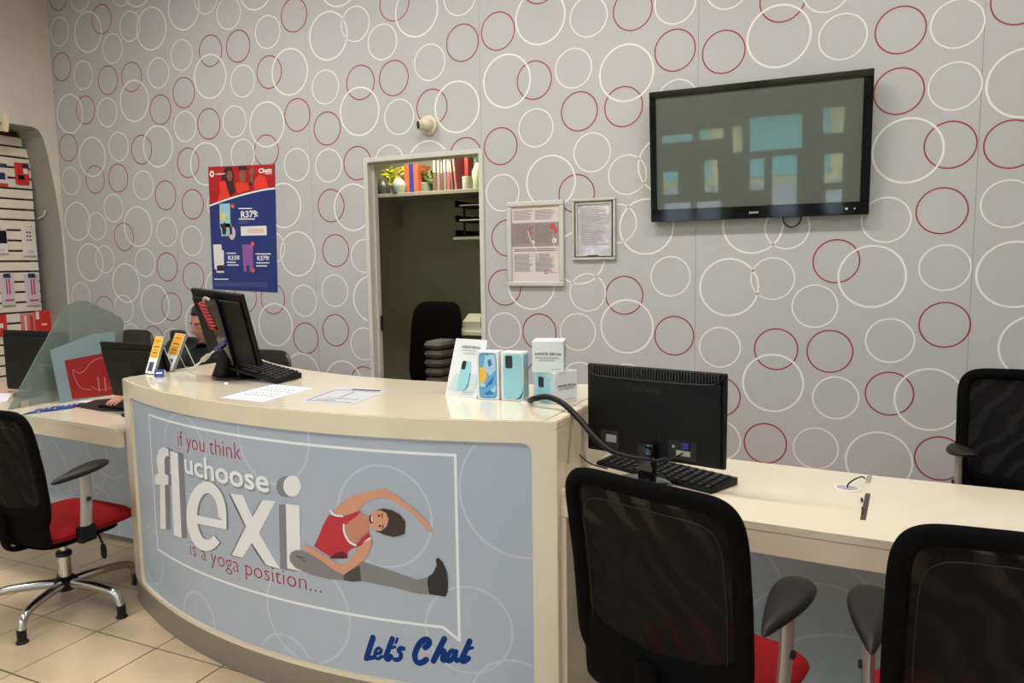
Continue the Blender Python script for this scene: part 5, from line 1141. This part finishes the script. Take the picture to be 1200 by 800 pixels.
bm = new(); box(bm, -w_*.12, w_*.2, -.001, -.0001, 0, .225); build('blue_stripe', bm, M('file_blue', (40, 52, 130), .5), t)
a, b = shelf_x(538), shelf_x(553, 5.2); t = thing('red_folder_box', 'red box standing behind the white jar on the office shelf', 'box', ((a+b)/2, 5.14, za)); bm = new(); box(bm, -(b-a)/2, (b-a)/2, 0, .1, 0, .31, .002, 1); build('box', bm, M('folder_red', (186, 62, 46), .5, var=.2, vscale=8), t)
p_ = shelf_x(548, 5.0); t = thing('white_jar', 'small white jar on the office shelf', 'jar', (p_, 5.01, za)); bm = new(); lathe(bm, [(.042, 0), (.045, .01), (.045, .075), (.04, .08)], 20); build('jar', bm, M('jar_white', (190, 188, 168), .4), t, True); bm = new(); lathe(bm, [(.046, .08), (.046, .095)], 20); build('lid', bm, M('jar_lid', (200, 198, 180), .4), t, True)
p_ = shelf_x(558.5, 5.0); t = thing('spray_bottle', 'pale bottle with green trigger cap at the right end of the office shelf', 'bottle', (p_, 5.03, za)); bm = new(); lathe(bm, [(.045, 0), (.048, .01), (.048, .13), (.03, .17), (.014, .195)], 20); build('bottle', bm, M('bottle_pale', (180, 190, 150), .3), t, True)
bm = new(); lathe(bm, [(.016, .195), (.016, .23)], 14); box(bm, -.035, .012, -.008, .008, .225, .25, .003); build('trigger_cap', bm, M('cap_green', (30, 110, 70), .4), t, True)
def plant(px, label, colA, n=34, y=5.14, R0=.11, H0=.2):
    x = shelf_x(px, y); t = thing('leafy_bunch', label, 'plant', (x, y, za)); bm = new(); lathe(bm, [(.05, 0), (.06, .08), (.055, .085)], 16); build('pot', bm, M('pot_grey', (120, 122, 104), .6), t, True)
    me = bpy.data.meshes.new('leaf'); b_ = new(); pts = [(0, 0), (.012, .02), (.014, .045), (0, .08), (-.014, .045), (-.012, .02)]
    prism(b_, pts, -.0008, .0008); b_.to_mesh(me); b_.free(); me.materials.append(M('leaf_'+colA, {'yellow': (196, 190, 40), 'green': (86, 112, 48)}[colA], .5, var=.3, vscale=30))
    for k in range(n):
        o = link('leaf', me, None, t); a = random.uniform(0, 2*PI); r = random.uniform(.02, R0); o.location = (r*math.cos(a), r*math.sin(a)*.6, .09+random.uniform(0, H0-.09)); o.rotation_euler = (random.uniform(-1, 1), random.uniform(-1.2, 1.2), a)
        s = random.uniform(.7, 1.3); o.scale = (s, s, s)
plant(463, 'yellow and green leafy bunch on the office shelf, left of the orange file', 'yellow'); plant(499, 'green leafy bunch on the office shelf between orange file and binders', 'green', 40)
a = shelf_x(449); 
for k, (px, s) in enumerate(((447, .05), (466, .06))):
    x = shelf_x(px, 4.98); t = thing('plastic_tub', ('dark grey tub at the left end of the office shelf', 'pale domed tub under the yellow leaves on the office shelf')[k], 'tub', (x, 4.995+k*.0, za)); bm = new(); lathe(bm, [(s*.8, 0), (s, .05), (s, .07), (s*.5, .11), (.01, .12)], 20); build('tub', bm, (M('tub_dark', (60, 62, 56), .4), M('tub_pale', (140, 146, 128), .35))[k], t, True)
# small shelf with letter trays
zs_ = on_y(540, 277.5, 5.0).z; x0 = on_y(531, 277, 5.0).x
t = thing('corner_shelf', 'small shelf under the letter trays in the back office', 'shelf', (x0+.25, 5.2, zs_)); bm = new(); box(bm, -.25, .45, -.2, .245, -.02, 0); build('board', bm, SH, t)
t = thing('letter_trays', 'black three tier letter tray stack with papers in the back office', 'tray', (x0+.17, 5.15, zs_))
for k, z in enumerate((.004, .115, .225)):
    bm = new(); box(bm, -.16, .16, -.13, .15, z, z+.006); box(bm, -.16, -.154, -.13, .15, z, z+.05); box(bm, .154, .16, -.13, .15, z, z+.05); box(bm, -.16, .16, .144, .15, z, z+.05); build('tray', bm, BLACKP, t)
    if k: bm = new(); box(bm, -.12, .13, -.135, .1, z+.007, z+.016); build('papers', bm, PAPER, t)
bm = new()
for x in (-.09, .1):
    for z in (.0, .12): box(bm, x-.006, x+.006, -.12, -.108, z, z+.11)
build('riser', bm, BLACKP, t)
# office worktop, printer, crates
zt = on_y(540, 388, 4.95).z; xl = on_y(522.5, 385, 4.95).x
t = thing('office_cabinet', 'white topped cabinet at the right of the back office', 'cabinet', (xl+.3, 5.2, 0)); bm = new(); box(bm, -.3, .75, -.25, .24, zt-.03, zt, .002, 1); build('worktop', bm, M('office_top', (206, 206, 180), .4), t)
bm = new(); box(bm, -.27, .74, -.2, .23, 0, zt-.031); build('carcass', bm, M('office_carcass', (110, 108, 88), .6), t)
xa = on_y(545, 372, 5.05).x; t = thing('receipt_printer', 'cream printer box standing on the office cabinet', 'printer', (xa+.13, 5.1, zt)); bm = new(); prism(bm, [(-.1, 0), (.1, 0), (.1, .12), (.0, .125), (-.1, .07)], -.13, .13, bev=.006)
for v in bm.verts: y, z, x = v.co; v.co = Vector((x, y, z))
bmesh.ops.recalc_face_normals(bm, faces=bm.faces); build('body', bm, M('printer_cream', (196, 194, 170), .4), t)
bm = new(); box(bm, .03, .12, -.101, -.09, .03, .1); build('dark_front', bm, M('printer_dark', (70, 52, 46), .4), t)
BG = M('bundle_grey', (96, 92, 82), .8, bump=.5, bscale=60, var=.2, vscale=20)
xa, zt2 = on_y(508.5, 400, 4.55).x, on_y(508, 399, 4.55).z
n = 14; hh = zt2/n
for k in range(n):
    bm = new(); pad(bm, outline(.155+random.uniform(-.008, .008), .26, .35, 24), hh*.98, lambda x, y, z: (x, y, z+hh/2), 3, 6)
    o = build('folded_bundle', bm, BG, None, True); o.location = (xa+random.uniform(-.004, .004), 4.64, k*hh+.0005); tag(o, 'folded grey bundle, '+('topmost' if k == n-1 else 'number %s from the top' % ('one two three four five six seven eight nine ten eleven twelve thirteen fourteen'.split()[n-1-k]))+' in the office stack', 'bundle', 'grey folded bundles stacked in the office')

# flat print made of many small marks stays one part
for o in list(bpy.data.objects):
    b_ = o.name.split('.')[0]
    if o.parent and o.type == 'MESH' and b_ in ('red_lettering', 'white_lettering', 'lettering', 'lettering_shadow', 'print_lines', 'small_print', 'white_print', 'print', 'white_panels', 'picture_trouser_shade', 'picture_features', 'picture_vest_trim', 'screen_leaf', 'screen_sky', 'faint_circles', 'bright_tops', 'dark_hair', 'faces', 'phone_darks', 'phone_left', 'price_spots', 'letter_sides', 'big_white_letters', 'blue_script_lettering', 'red_marks', 'ribbon_print', 'bubble_outline', 'vent_ribs', 'port_marks', 'maker_mark', 'socket_hole'):
        o['kind'] = 'stuff'
